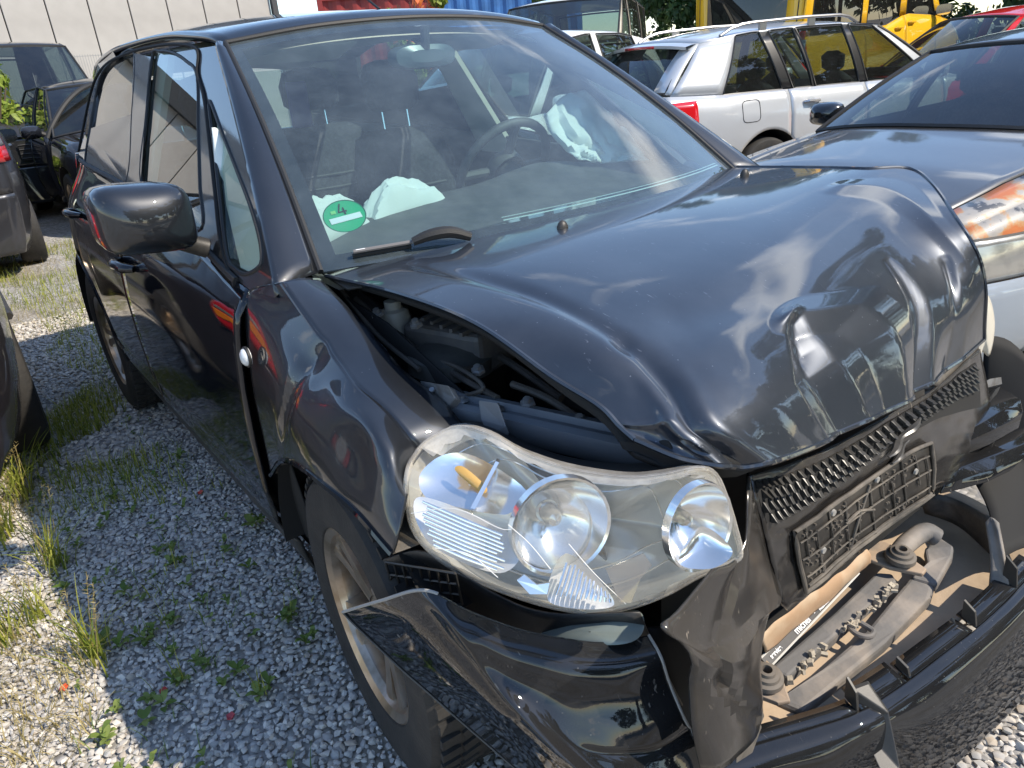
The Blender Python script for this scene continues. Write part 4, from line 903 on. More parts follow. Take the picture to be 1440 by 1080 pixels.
    PLT = pbr('reflector satin', (.80, .79, .76), .28, metal=.6, dust=.12)
    for pl_ in (((0.419,-0.893,0.850), (0.469,-0.915,0.815), (0.545,-0.865,0.785), (0.537,-0.831,0.816)), ((0.600,-0.803,0.812), (0.607,-0.841,0.766), (0.658,-0.784,0.760))):
        B('reflector_plate', MB().grid(dome(crv([V(p) + off for p in pl_], 36, True), n, -.008, 5), closed=True, flip=True), PLT)
    for f_, o_ in ((.80, -.030), (.62, -.052)):
        B('mould_seam', MB().tube([p * f_ + n * o_ for p in C2], .0014, 5, closed=True), SILVER)
    flutes(((0.440,-0.906,0.864), (0.490,-0.926,0.829), (0.565,-0.875,0.800), (0.551,-0.843,0.828)), 10, .0024, 'reflector_flute')
    flutes(((0.612,-0.814,0.820), (0.658,-0.790,0.776), (0.667,-0.795,0.774), (0.622,-0.848,0.781)), 12, .0022, 'reflector_flute')
    # mirror flank beside the inner lamp, and broken shards of the lens
    sh = [(0.707,-0.728,0.819), (0.705,-0.688,0.847), (0.745,-0.682,0.831), (0.737,-0.708,0.816)]
    B('mirror_flank', MB().grid(dome(crv([V(p) + off for p in sh], 32, True), n, -.012, 6), closed=True, flip=True), SILVER)
    sh = [(0.615,-0.890,0.829), (0.618,-0.882,0.834), (0.632,-0.876,0.825), (0.641,-0.865,0.827), (0.643,-0.871,0.816), (0.630,-0.885,0.816)]
    B('lens_shard', MB().prism([V(p) + off for p in sh], -n * .003), SILVER, smooth=False)
    sh = [(0.674,-0.811,0.835), (0.697,-0.775,0.850), (0.708,-0.774,0.839), (0.705,-0.789,0.827), (0.705,-0.804,0.803), (0.697,-0.813,0.805)]
    B('lens_shard', MB().prism([V(p) + off for p in sh], -n * .002), glass('smoky shard', (.80, .76, .70), .12, 1.5, (.6, .55, .47)), smooth=False)
    # cracks: fine white splits in the cover
    for L in ([(0.592,-0.879,0.886), (0.617,-0.870,0.869), (0.642,-0.863,0.845)], [(0.478,-0.938,0.874), (0.527,-0.906,0.889), (0.580,-0.885,0.879), (0.593,-0.877,0.879)], [(0.649,-0.841,0.871), (0.674,-0.829,0.840), (0.698,-0.805,0.798)], [(0.516,-0.933,0.842), (0.554,-0.910,0.841), (0.591,-0.899,0.824)]):
        B('lens_crack', MB().tube(crv([V(p) + off for p in L], 12), .0005, 5), pbr('crack white', (.8, .78, .72), .3), ln)
    return e
headlamp()

# ---- bumper and what hangs below it
BUMP = paint('black bumper paint', (.004, .005, .007), rough=.4, dust=.06, dustcol=(.35, .33, .30), specks=.8, scratch=.5, crough=.012)
BUMPD = paint('dusty bumper plastic', (.009, .009, .010), rough=.55, dust=.20, dustcol=(.33, .29, .24), specks=.8, scratch=.7, crough=.16)
def bumper():
    # torn corner sticking out in front of the wheel
    net = [
     [(0.152,-0.935,0.515), (0.278,-0.915,0.606), (0.374,-0.885,0.667), (0.434,-0.850,0.648), (0.488,-0.805,0.623), (0.536,-0.755,0.606), (0.569,-0.705,0.591), (0.594,-0.655,0.589)],
     [(0.175,-0.926,0.495), (0.306,-0.913,0.585), (0.404,-0.894,0.650), (0.472,-0.869,0.638), (0.523,-0.828,0.613), (0.569,-0.779,0.596), (0.601,-0.723,0.581), (0.628,-0.667,0.579)],
     [(0.229,-0.906,0.460), (0.342,-0.899,0.540), (0.433,-0.886,0.600), (0.495,-0.863,0.593), (0.542,-0.828,0.568), (0.586,-0.784,0.551), (0.620,-0.728,0.536), (0.639,-0.661,0.534)],
     [(0.298,-0.881,0.420), (0.397,-0.880,0.495), (0.477,-0.874,0.550), (0.537,-0.860,0.558), (0.571,-0.824,0.533), (0.608,-0.780,0.516), (0.641,-0.724,0.501), (0.660,-0.661,0.499)],
     [(0.368,-0.857,0.385), (0.451,-0.858,0.450), (0.523,-0.855,0.500), (0.580,-0.846,0.518), (0.606,-0.810,0.493), (0.637,-0.770,0.476), (0.662,-0.716,0.461), (0.671,-0.650,0.459)],
     [(0.471,-0.819,0.330), (0.539,-0.825,0.390), (0.597,-0.821,0.430), (0.648,-0.814,0.458), (0.667,-0.780,0.433), (0.691,-0.743,0.416), (0.703,-0.699,0.401), (0.700,-0.641,0.399)],
    ]
    g = patch(net, 70, 56)
    for i, r in enumerate(g):
        for j, p in enumerate(r):
            s, t = j / 70 * 7, i / 56 * 5
            n = V((.55, -.8, .2)); h = 0
            h += -.008 * exp(-((s - 1.55 - .28 * t) / .32) ** 2) * min(1, t / 1.2) * (1 if t < 3.6 else .4)     # hollow with the bright sag
            h += .006 * exp(-((s - 2.35 - .22 * t) / .3) ** 2) * min(1, t)
            h += -.004 * exp(-((s - .8) / .45) ** 2 - ((t - 1.3) / .7) ** 2)
            h += .0018 * noise.noise(V((s * 1.0, t * 1.0, 1)))
            h += -.006 * exp(-((t - 3.95) / .10) ** 2) * max(0, min(1, (s - 4) / 1.5))
            r[j] = p + n * h
    o = MB().grid(g, flip=True).build('bumper_corner', BUMP, CAR, sol=.004, ang=70)
    MB().tube([r[0] for r in g], .0024, 6).build('torn_edge', pbr('dull plastic edge', (.05, .05, .048), .5), o)
    MB().tube(g[0][:24], .0026, 6).build('torn_edge', pbr('raw plastic edge', (.32, .31, .29), .6), o)
    MB().tube([r[-1] for r in g], .0022, 6).build('torn_edge', pbr('raw plastic edge', (.32, .31, .29), .6), o)
    # washer bottle seen in the gap
    b = [(0.401,-0.700,0.532), (0.499,-0.680,0.575), (0.556,-0.640,0.601), (0.589,-0.660,0.599), (0.593,-0.700,0.601), (0.521,-0.730,0.570), (0.440,-0.730,0.533)]
    MB().grid(dome(crv(b, 40, True), (.5, -.6, .4), .03, 6), closed=True, flip=True).build('washer_bottle', pbr('grey green plastic', (.17, .21, .20), .5, dust=.2), CAR)
    # wheel-side liner with mesh
    net = [[(0.190,-0.860,0.609), (0.290,-0.830,0.662), (0.385,-0.780,0.614), (0.459,-0.730,0.590), (0.582,-0.660,0.627)], [(0.077,-0.800,0.405), (0.219,-0.780,0.498), (0.329,-0.740,0.467), (0.449,-0.700,0.479), (0.587,-0.620,0.511)], [(0.051,-0.740,0.260), (0.194,-0.720,0.346), (0.269,-0.680,0.284), (0.426,-0.640,0.325), (0.597,-0.580,0.402)]]
    MB().grid(patch(net, 24, 12)).build('wing_liner', PLAST, CAR, sol=.003)
    for k in range(9):
        t = k / 8; a, b_ = V((0.222,-0.872,0.626)).lerp(V((0.357,-0.822,0.653)), t), V((0.162,-0.840,0.498)).lerp(V((0.327,-0.800,0.562)), t)
        MB().tube([a, b_], .0022, 5).build('liner_rib', PLAST, CAR)
    for k in range(4):
        t = k / 3; a, b_ = V((0.222,-0.872,0.626)).lerp(V((0.162,-0.840,0.498)), t), V((0.357,-0.822,0.653)).lerp(V((0.327,-0.800,0.562)), t)
        MB().tube([a, b_], .0022, 5).build('liner_rib', PLAST, CAR)
    # middle fascia fragment between the tear and the number plate
    net = [
     [(0.655,-0.599,0.710), (0.645,-0.538,0.684), (0.625,-0.484,0.683), (0.600,-0.450,0.730), (0.575,-0.414,0.747)],
     [(0.675,-0.694,0.707), (0.665,-0.610,0.668), (0.645,-0.509,0.623), (0.610,-0.419,0.621), (0.590,-0.397,0.654)],
     [(0.685,-0.734,0.712), (0.688,-0.659,0.641), (0.670,-0.565,0.590), (0.635,-0.444,0.546), (0.610,-0.360,0.499)],
     [(0.695,-0.696,0.658), (0.700,-0.644,0.603), (0.690,-0.564,0.549), (0.660,-0.493,0.536), (0.630,-0.414,0.514)],
     [(0.700,-0.697,0.602), (0.712,-0.657,0.565), (0.705,-0.591,0.518), (0.680,-0.516,0.481), (0.655,-0.471,0.498)],
     [(0.710,-0.701,0.538), (0.720,-0.664,0.505), (0.715,-0.601,0.472), (0.690,-0.515,0.430), (0.665,-0.483,0.432)],
     [(0.715,-0.685,0.450), (0.725,-0.660,0.445), (0.720,-0.612,0.427), (0.700,-0.539,0.390), (0.672,-0.480,0.375)],
    ]
    g = patch(net, 16, 24)
    for i, r in enumerate(g):
        for j, p in enumerate(r):
            s, t = j / 4, i / 4
            h = -.014 * max(0, 1 - abs(s - 1.6 + .12 * t) / .3) * (t < 4) + .012 * max(0, 1 - abs(t - 2.6 + .3 * (s - 2)) / .5) + .002 * noise.noise(V((s * 1.7, t * 1.7, 5)))
            h += -.016 * max(0, 1 - abs((t - 3.6) - (s - 1.2) * 1.1) / .35) * (1 < s < 3.2)
            r[j] = p + V((.75, -.5, .3)) * h
    MB().grid(g).build('bumper_fragment', BUMPD, CAR, sol=.004, ang=16)
    # dark sheet standing in for the shade inside the tear
    MB().grid(patch([[(0.560,-0.629,0.567), (0.560,-0.539,0.512), (0.560,-0.467,0.483)], [(0.570,-0.600,0.456), (0.570,-0.531,0.408), (0.570,-0.473,0.353)], [(0.580,-0.558,0.292), (0.580,-0.509,0.236), (0.580,-0.478,0.194)]], 6, 6)).build('tear_shade', DARK, CAR, sol=.01)
    # centre fascia: from the grille down past the plate, dished by the impact
    net = [
     [(0.560,-0.387,0.725), (0.570,-0.288,0.709), (0.572,-0.137,0.690), (0.568,0.047,0.678), (0.555,0.253,0.655), (0.535,0.439,0.650), (0.525,0.549,0.652)],
     [(0.575,-0.394,0.693), (0.580,-0.289,0.672), (0.580,-0.140,0.654), (0.575,0.027,0.652), (0.562,0.230,0.633), (0.545,0.416,0.611), (0.530,0.608,0.562)],
     [(0.590,-0.389,0.646), (0.588,-0.274,0.627), (0.582,-0.118,0.619), (0.580,0.026,0.617), (0.575,0.196,0.604), (0.565,0.378,0.560), (0.550,0.608,0.492)],
     [(0.600,-0.384,0.605), (0.592,-0.265,0.591), (0.584,-0.126,0.582), (0.583,0.015,0.583), (0.585,0.170,0.569), (0.580,0.360,0.516), (0.565,0.612,0.441)],
     [(0.604,-0.368,0.549), (0.592,-0.244,0.521), (0.583,-0.105,0.521), (0.584,0.042,0.518), (0.590,0.192,0.511), (0.585,0.367,0.464), (0.572,0.612,0.400)],
     [(0.605,-0.341,0.474), (0.590,-0.215,0.452), (0.582,-0.079,0.447), (0.585,0.072,0.447), (0.590,0.213,0.445), (0.585,0.345,0.427), (0.572,0.608,0.361)],
     [(0.595,-0.299,0.423), (0.580,-0.171,0.399), (0.572,-0.035,0.393), (0.575,0.119,0.397), (0.580,0.253,0.404), (0.575,0.394,0.382), (0.562,0.650,0.318)],
    ]
    g = patch(net, 60, 48)
    for i, r in enumerate(g):
        for j, p in enumerate(r): r[j] = p + V((.9, -.1, .3)) * (.0035 * noise.noise(V((j * .12, i * .12, 2))) + .0025 * noise.noise(V((j * .3, i * .3, 6))))
    fa = MB().grid(g).build('bumper_centre', BUMPD, CAR, sol=.004, ang=50)
    def fas(s, t):
        x, y = s * 60, t * 48; i, j = min(int(x), 59), min(int(y), 47); fx, fy = x - i, y - j
        return g[j][i].lerp(g[j][i + 1], fx).lerp(g[j + 1][i].lerp(g[j + 1][i + 1], fx), fy)
    def fnr(s, t):
        a = fas(min(1, s + .02), t) - fas(max(0, s - .02), t); b = fas(s, min(1, t + .03)) - fas(s, max(0, t - .03)); n = a.cross(b).normalized(); return n if n.x > 0 else -n
    # grille: rows of wedge-shaped teeth on a dark strip
    gr = MB().grid([[fas(.012 + .93 * a / 40, .06 + .27 * b / 6) + fnr(.012 + .93 * a / 40, .2) * .005 for a in range(41)] for b in range(7)]).build('grille', DARK, CAR)
    tooth = None
    for ci in range(34):
        for rj in range(4):
            s = .022 + ci * .027 + (rj % 2) * .0135; t = .075 + rj * .072 * (1 - .45 * ci / 34) + .012
            if s > .92: continue
            p = fas(s, t); n = fnr(s, t); a = (fas(min(1, s + .012), t) - fas(max(0, s - .012), t)); w = a.length * .56; a.normalize(); b = n.cross(a)
            hgt = (fas(s, t + .03) - fas(s, t - .03)).length * .95 * (1 - .4 * ci / 34)
            if tooth is None:
                mb = MB().add([(-.5, -.5, 0), (.5, -.5, 0), (.5, .5, 0), (-.5, .5, 0), (-.36, -.48, .85), (.36, -.48, .85), (.24, .34, .22), (-.24, .34, .22)], [(4, 5, 6, 7), (0, 1, 5, 4), (1, 2, 6, 5), (2, 3, 7, 6), (3, 0, 4, 7)])
                o = mb.build('grille_tooth', pbr('grille plastic', .020, .36, dust=.12), gr, smooth=False); tooth = o
            else:
                o = tooth.copy(); COL.objects.link(o)
            m = Matrix((a * w * .96, b * hgt, n * .014)).transposed().to_4x4(); m.translation = p + n * .006; o.matrix_local = m
    # bent chrome-less badge bar across the grille
    bd = [fas(.47 + .12 * k / 10, .34 - .18 * k / 10) + fnr(.5, .2) * (.020 + .003 * sin(k)) for k in range(11)]
    MB().tube(bd, [.003, .006, .008, .009, .008, .006, .007, .009, .008, .005, .002], 6, flat=.5).build('badge_bar', pbr('smoked plastic', (.05, .05, .05), .25, dust=.2), gr)
    MB().tube([p + V((0, .02, -.022)) for p in bd[:7]], [.002, .005, .006, .006, .005, .004, .002], 6, flat=.5).build('badge_bar', pbr('smoked plastic', (.05, .05, .05), .25, dust=.2), gr)
    # number plate holder: frame and moulded ribs, no plate
    HOLD = pbr('plate holder plastic', (.030, .029, .028), .55, dust=.6); HOLB = pbr('plate holder back', (.008, .008, .008), .45, dust=.14)
    def pl(s, t): # local 0..1 over the holder
        S0 = .10 + .585 * s; T0 = (.475 + .02 * s) + .40 * t; return fas(S0, T0) + fnr(S0, T0) * .012
    fr = [pl(k / 12, 0) for k in range(13)] + [pl(1, k / 6) for k in range(1, 7)] + [pl(1 - k / 12, 1) for k in range(1, 13)] + [pl(0, 1 - k / 6) for k in range(1, 6)]
    ho = MB().grid([[pl(a / 16, b / 6) - V((.006, 0, 0)) for a in range(17)] for b in range(7)]).build('plate_holder', HOLB, CAR, sol=.003)
    MB().tube(fr, .0042, 8, closed=True).build('holder_frame', HOLD, ho)
    for t_, r_ in ((.22, .0018), (.48, .0020), (.74, .0018), (.90, .0034)):
        MB().tube([pl(.03 + .94 * k / 16, t_) for k in range(17)], r_, 6).build('holder_rib', HOLD, ho)
    for s_, a, b_ in ((.08, .05, .5), (.16, .2, .9), (.26, .05, .75), (.37, .1, .9), (.46, .25, .75), (.55, .1, .95), (.63, .05, .5), (.70, .3, .9), (.78, .05, .75), (.88, .1, .6), (.95, .2, .9)):
        MB().tube([pl(s_, a), pl(s_, (a + b_) / 2), pl(s_, b_)], .0020, 6).build('holder_rib', HOLD, ho)
    for a, b_ in (((.38, .85), (.55, .12)), ((.36, .45), (.46, .40)), ((.46, .40), (.56, .55))):
        MB().tube([pl(*a), pl((a[0] + b_[0]) / 2, (a[1] + b_[1]) / 2), pl(*b_)], .0030, 6).build('holder_rib', HOLD, ho)
    rng = random.Random(4); cb = None
    for k in range(110):
        s_, t_ = rng.choice((.12, .3, .42, .66, .82)) + rng.uniform(-.07, .07), rng.uniform(.1, .85); p = pl(s_, t_); n = fnr(.5, .6)
        if cb is None: cb = MB().box((0, 0, 0), (1, 1, 1)).build('clip_block', HOLD, ho, smooth=False); o = cb
        else: o = cb.copy(); COL.objects.link(o)
        o.location = p - n * .002; o.scale = (.006, rng.uniform(.002, .006), rng.uniform(.002, .006))
    for s_, t_ in ((.18, .52), (.28, .12), (.60, .10), (.86, .35)):
        MB().lathe([(.0001, .004), (.006, .004), (.007, 0)], pl(s_, t_), fnr(.5, .6), 10).build('screw', pbr('screw grey', (.30, .29, .27), .5), ho)
    # ledge under the plate
    # right-hand torn bumper ends (car's left side)
    def beam(sec, nm, m):
        return MB().grid(sec).build(nm, m, CAR, sol=.004, ang=12, bev=.002)
    b1 = beam([[(0.511,0.501,0.490), (0.511,0.554,0.490), (0.517,0.626,0.490), (0.525,0.738,0.488)], [(0.556,0.408,0.488), (0.569,0.450,0.488), (0.578,0.539,0.488), (0.587,0.696,0.486)], [(0.562,0.393,0.470), (0.577,0.437,0.470), (0.592,0.519,0.470), (0.605,0.666,0.470)], [(0.567,0.385,0.440), (0.581,0.431,0.440), (0.598,0.509,0.440), (0.614,0.626,0.445)]], 'bumper_end', BUMP)
    b2 = beam([[(0.556,0.403,0.415), (0.561,0.473,0.415), (0.582,0.577,0.413), (0.609,0.724,0.410)], [(0.575,0.356,0.412), (0.587,0.413,0.412), (0.611,0.511,0.412), (0.644,0.644,0.410)], [(0.579,0.339,0.395), (0.596,0.391,0.395), (0.623,0.480,0.395), (0.653,0.593,0.395)], [(0.577,0.330,0.375), (0.599,0.378,0.375), (0.627,0.449,0.375), (0.646,0.529,0.380)]], 'bumper_end', BUMP)
    MB().prism([(0.530,0.563,0.548), (0.520,0.674,0.532), (0.515,0.765,0.506), (0.515,0.781,0.481), (0.525,0.638,0.520), (0.530,0.544,0.540)], (-.01, 0, -.01)).build('bracket', GALV, CAR, smooth=False)
    MB().grid(patch([[(0.550,0.261,0.664), (0.530,0.401,0.672), (0.520,0.556,0.685)], [(0.550,0.341,0.617), (0.530,0.521,0.590), (0.520,0.555,0.632)], [(0.540,0.400,0.592), (0.530,0.546,0.554), (0.520,0.563,0.592)]], 10, 10)).build('grille_corner', PLASTD, CAR, sol=.004)
    # splinter of the left headlamp
    hl = [(0.482,0.640,0.757), (0.495,0.660,0.732), (0.510,0.670,0.668), (0.514,0.660,0.598), (0.501,0.640,0.610), (0.499,0.620,0.578), (0.503,0.610,0.553), (0.495,0.600,0.611), (0.492,0.620,0.696)]
    MB().grid(dome(crv(hl, 40, True), (.7, -.3, .3), .012, 6), closed=True, flip=True).build('headlamp_remnant', pbr('yellowed lens', (.62, .58, .48), .25, coat=.6, dust=.2), CAR, sol=.004)
    # black cavity of the left wheel house
    MB().grid(patch([[(0.447,0.800,0.598), (0.491,0.850,0.574), (0.565,0.860,0.510)], [(0.468,0.780,0.467), (0.530,0.800,0.458), (0.590,0.820,0.450)], [(0.512,0.700,0.342), (0.585,0.720,0.320), (0.652,0.720,0.305)]], 8, 8)).build('wing_liner', DARK, CAR, sol=.004)
    MB().tube(crv([(0.464,0.840,0.575), (0.496,0.860,0.542), (0.531,0.870,0.497), (0.574,0.880,0.424)], 12), .006, 6).build('arch_lip', SIDEP, CAR)
bumper()

def underparts():
    # dusty undertray lying behind the dropped lower bumper
    net = [[(0.618,-0.555,0.215), (0.536,-0.292,0.200), (0.468,0.045,0.195), (0.438,0.351,0.195), (0.435,0.660,0.195)],
           [(0.650,-0.471,0.200), (0.608,-0.256,0.185), (0.573,0.013,0.180), (0.550,0.309,0.180), (0.544,0.665,0.185)],
           [(0.683,-0.396,0.195), (0.662,-0.221,0.175), (0.658,0.014,0.170), (0.646,0.296,0.170), (0.639,0.643,0.175)],
           [(0.705,-0.345,0.200), (0.695,-0.167,0.180), (0.708,0.045,0.175), (0.716,0.308,0.175), (0.727,0.615,0.180)]]
    MB().grid(patch(net, 40, 24)).build('undertray', TAN, CAR, sol=.006)
    def slab(poly, z, th, nm, m, bev=.004):
        P = [V(p) for p in poly]; return MB().prism(P, (0, 0, -th)).build(nm, m, CAR, smooth=False, bev=bev)
    GREY = pbr('dusty grey plastic', (.13, .125, .12), .7, bump=.4, bscale=80, col2=(.27, .235, .20), scale=10, lo=.42, hi=.68)
    a = slab([(0.595,-0.305,0.210), (0.640,-0.286,0.205), (0.654,-0.030,0.205), (0.652,0.186,0.210), (0.634,0.250,0.215), (0.594,0.220,0.220), (0.614,-0.021,0.215), (0.610,-0.191,0.215)], 0, .03, 'air_guide', GREY, .008)
    b = slab([(0.553,-0.265,0.235), (0.587,-0.258,0.230), (0.588,-0.052,0.230), (0.591,0.152,0.232), (0.571,0.169,0.235), (0.547,0.145,0.238), (0.553,-0.041,0.235)], 0, .03, 'air_guide', GREY, .006)
    slab([(0.601,0.197,0.225), (0.647,0.219,0.220), (0.633,0.322,0.235), (0.623,0.347,0.245), (0.586,0.360,0.245), (0.578,0.302,0.240), (0.604,0.262,0.235)], 0, .025, 'air_guide', GREY, .006)
    MB().tube(crv([(0.564,0.180,0.260), (0.560,0.245,0.270), (0.569,0.311,0.275), (0.591,0.328,0.262)], 14), .022, 10).build('duct', GREY, CAR)
    # crumbled foam and clips on the seam between the two guides
    rng = random.Random(9); LIGHT = pbr('broken foam', (.42, .37, .29), .9, bump=.6, bscale=150)
    A, B = V((0.592,-0.260,0.225)), V((0.602,0.130,0.235)); mb = MB()
    for k in range(46):
        p = A.lerp(B, rng.random() ** .9) + V((rng.uniform(-.008, .008), rng.uniform(-.008, .008), rng.uniform(0, .012)))
        mb.box(p, (rng.uniform(.004, .014), rng.uniform(.004, .012), rng.uniform(.004, .012)), Matrix.Rotation(rng.uniform(0, 3), 3, 'Z') @ Matrix.Rotation(rng.uniform(-.5, .5), 3, 'X'))
    o = mb.build('foam_crumbs', LIGHT, a, smooth=False); o['kind'] = 'stuff'
    mb = MB().tube(crv([(0.593,-0.056,0.236), (0.618,-0.065,0.236), (0.637,-0.054,0.236), (0.635,-0.034,0.236), (0.608,-0.034,0.240)], 16), .006, 8); mb.build('clip', GREY, a)
    # steel brackets with rubber bushes
    BR = pbr('dusty bracket', (.36, .27, .19), .75, bump=.3, bscale=90, col2=(.20, .17, .14), scale=18)
    for poly, c, r in (([(0.461,0.148,0.265), (0.494,0.202,0.275), (0.534,0.215,0.275), (0.591,0.210,0.265), (0.626,0.206,0.258), (0.627,0.186,0.256), (0.569,0.150,0.262), (0.521,0.141,0.265)], (0.577,0.184,0.285), .021),
                       ([(0.536,-0.320,0.265), (0.552,-0.286,0.272), (0.591,-0.291,0.268), (0.636,-0.327,0.258), (0.624,-0.347,0.258), (0.584,-0.365,0.262)], (0.584,-0.328,0.283), .021)):
        o = slab(poly, 0, .010, 'tow_bracket', BR, .003); c = V(c)
        MB().lathe([(r * 1.55, -.014), (r * 1.5, -.004), (r * 1.2, -.001), (r * 1.12, .005), (r * .8, .007), (r * .72, .013), (r * .45, .014), (r * .42, -.012)], c, (.1, -.05, 1), 28).build('rubber_bush', pbr('bush rubber', (.10, .085, .07), .7, dust=.4), o)
        MB().lathe([(.0001, -.006), (r * .43, -.006)], c, (.1, -.05, 1), 16).build('bush_hole', DARK, o)
    # bent tan cross member
    net = [[(0.528,-0.292,0.330), (0.516,-0.218,0.330), (0.513,-0.063,0.325), (0.513,0.060,0.330), (0.506,0.100,0.340)], [(0.547,-0.302,0.335), (0.544,-0.226,0.340), (0.541,-0.076,0.335), (0.537,0.044,0.340), (0.538,0.075,0.345)], [(0.552,-0.298,0.315), (0.550,-0.231,0.315), (0.553,-0.075,0.315), (0.554,0.032,0.320), (0.552,0.084,0.320)], [(0.549,-0.283,0.280), (0.545,-0.208,0.280), (0.547,-0.059,0.280), (0.544,0.049,0.285), (0.545,0.106,0.285)]]
    g = patch(net, 40, 14)
    for i, r in enumerate(g):
        for j, p in enumerate(r): p.z += .010 * noise.noise(V((j * .22, i * .2, 1)))
    MB().grid(g).build('cross_member', pbr('rusty primer', (.42, .27, .16), .7, bump=.4, bscale=50, col2=(.50, .38, .26), scale=9), CAR, sol=.004)
    # strip of the dealer plate frame
    a, b = V((0.559,-0.294,0.270)), V((0.540,0.058,0.285)); ax = (b - a); L = ax.length; ax.normalize(); sd = ax.cross(V((0, 0, 1))).normalized(); nn = (V((.45, -.45, .8))).normalized(); sd = ax.cross(nn).normalized(); nn = sd.cross(ax)
    w = .011
    st = MB().prism([a - sd * w, a + sd * w, b + sd * w * .8, b - sd * w * .8], nn * -.006).build('plate_strip', pbr('strip black', .015, .35, dust=.15), CAR, smooth=False)
    for s_ in (-1, 1): MB().tube([a + sd * s_ * w + nn * .001, b + sd * s_ * w * .8 + nn * .001], .0022, 6).build('strip_edge', pbr('strip silver', (.55, .54, .50), .4), st)
    # light lettering: blocks of letters along the strip
    def lettering(txt, f, size):
        cu = bpy.data.curves.new('lettering', 'FONT'); cu.body = txt; cu.size = size; cu.extrude = .0003; cu.offset = .0004; cu.align_y = 'CENTER'
        o = bpy.data.objects.new('tmp', cu); COL.objects.link(o); dg = bpy.context.evaluated_depsgraph_get(); me = bpy.data.meshes.new_from_object(o.evaluated_get(dg)); bpy.data.objects.remove(o)
        me.materials.clear(); me.materials.append(pbr('letter white', .75, .5)); t = bpy.data.objects.new('lettering', me); COL.objects.link(t); t.parent = st
        m = Matrix((ax, nn.cross(ax), nn)).transposed().to_4x4(); m.translation = a + ax * (L * f) + nn * .0012; t.matrix_local = m
    lettering('michel', .30, .020); lettering('\u2022', .50, .016); lettering('kuhla', .55, .017); lettering('service', .05, .013)
    # little pale tuft and leaf litter behind
    mb = MB(); rng = random.Random(2); c = V((0.402,0.658,0.050))
    for k in range(40): rosette(mb, c + V((rng.gauss(0, .03), rng.gauss(0, .03), rng.uniform(0, .04))), .02, 3, rng, .8)
    o = mb.build('ground_plant', BUSH); tag(o, 'pale green plant growing under the smashed front bumper', 'plant')
    # dropped lower bumper with its flanges
    E = [
     [(0.611,-0.645,0.285), (0.630,-0.545,0.280), (0.662,-0.455,0.275), (0.698,-0.365,0.270), (0.732,-0.278,0.270), (0.749,-0.170,0.265), (0.763,-0.045,0.265), (0.777,0.096,0.265), (0.782,0.223,0.265), (0.782,0.410,0.265)],
     [(0.634,-0.638,0.270), (0.660,-0.547,0.265), (0.692,-0.458,0.260), (0.727,-0.367,0.255), (0.759,-0.271,0.255), (0.775,-0.161,0.250), (0.791,-0.031,0.250), (0.804,0.114,0.250), (0.809,0.230,0.250), (0.810,0.414,0.250)],
     [(0.646,-0.634,0.220), (0.675,-0.545,0.212), (0.713,-0.453,0.208), (0.752,-0.357,0.205), (0.783,-0.246,0.200), (0.805,-0.129,0.198), (0.819,0.002,0.198), (0.828,0.147,0.198), (0.830,0.286,0.198), (0.828,0.474,0.198)],
     [(0.654,-0.624,0.150), (0.689,-0.530,0.142), (0.730,-0.438,0.136), (0.770,-0.334,0.132), (0.806,-0.222,0.130), (0.828,-0.100,0.128), (0.841,0.034,0.128), (0.849,0.179,0.128), (0.850,0.333,0.128), (0.845,0.527,0.128)],
     [(0.660,-0.631,0.110), (0.695,-0.535,0.100), (0.736,-0.439,0.095), (0.777,-0.334,0.090), (0.812,-0.216,0.088), (0.835,-0.093,0.086), (0.848,0.046,0.085), (0.857,0.193,0.085), (0.859,0.347,0.085), (0.856,0.541,0.085)],
    ]
    g = patch(E, 90, 32); o = MB().grid(g, flip=False).build('lower_bumper', BUMP, CAR, sol=.005, ang=50)
    MB().tube(g[10], .004, 6).build('styling_line', BUMP, o)
    top = g[0]
    def flange(j0, j1, h, lean, nm='bumper_flange'):
        rows = []
        for j in range(j0, j1 + 1):
            p = top[j]; t = (top[min(j + 1, 90)] - top[max(j - 1, 0)]).normalized(); inn = V((-t.y, t.x, 0)); inn = inn if inn.x < 0 else -inn
            rows.append([p, p + inn * lean + V((0, 0, h))])
        MB().grid(rows).build(nm, BUMP, o, sol=.004)
    flange(4, 40, .002, .030); flange(41, 52, .010, .046); flange(53, 68, .004, .040); flange(69, 88, .006, .040)
    for j, h in ((40, .055), (53, .03), (69, .05), (82, .07)):   # upright tabs
        p = top[j]; t = (top[j + 1] - top[j - 1]).normalized(); inn = V((-t.y, t.x, 0)); inn = inn if inn.x < 0 else -inn
        MB().prism([p, p + inn * .03 + V((0, 0, .010)), p + inn * .032 + V((0, 0, h)), p + inn * .008 + V((0, 0, h * .7))], t * .006).build('support_tab', PLAST, o, smooth=False, bev=.001)
    MB().prism([(0.714,-0.263,0.300), (0.725,-0.232,0.300), (0.768,-0.239,0.270), (0.813,-0.270,0.200), (0.797,-0.301,0.200), (0.731,-0.267,0.240)], (-.006, .008, 0)).build('end_plate', PLAST, o, smooth=False, bev=.002)
    c = V((0.722,-0.055,0.200)); MB().tube([c + V((0, 0, -.05)), c + V((0, 0, .055))], .008, 10).build('mount_peg', PLAST, o)
    # lower lip side of the right corner: folded brackets near the tear
    MB().prism([(0.700,-0.577,0.427), (0.690,-0.542,0.418), (0.690,-0.502,0.372), (0.700,-0.539,0.353), (0.715,-0.603,0.396)], (-.012, .01, 0)).build('bracket', PLASTD, CAR, smooth=False, bev=.002)
    MB().prism([(0.690,-0.543,0.437), (0.680,-0.499,0.418), (0.680,-0.481,0.370), (0.690,-0.512,0.368)], (-.012, .01, 0)).build('bracket', PLASTD, CAR, smooth=False, bev=.002)
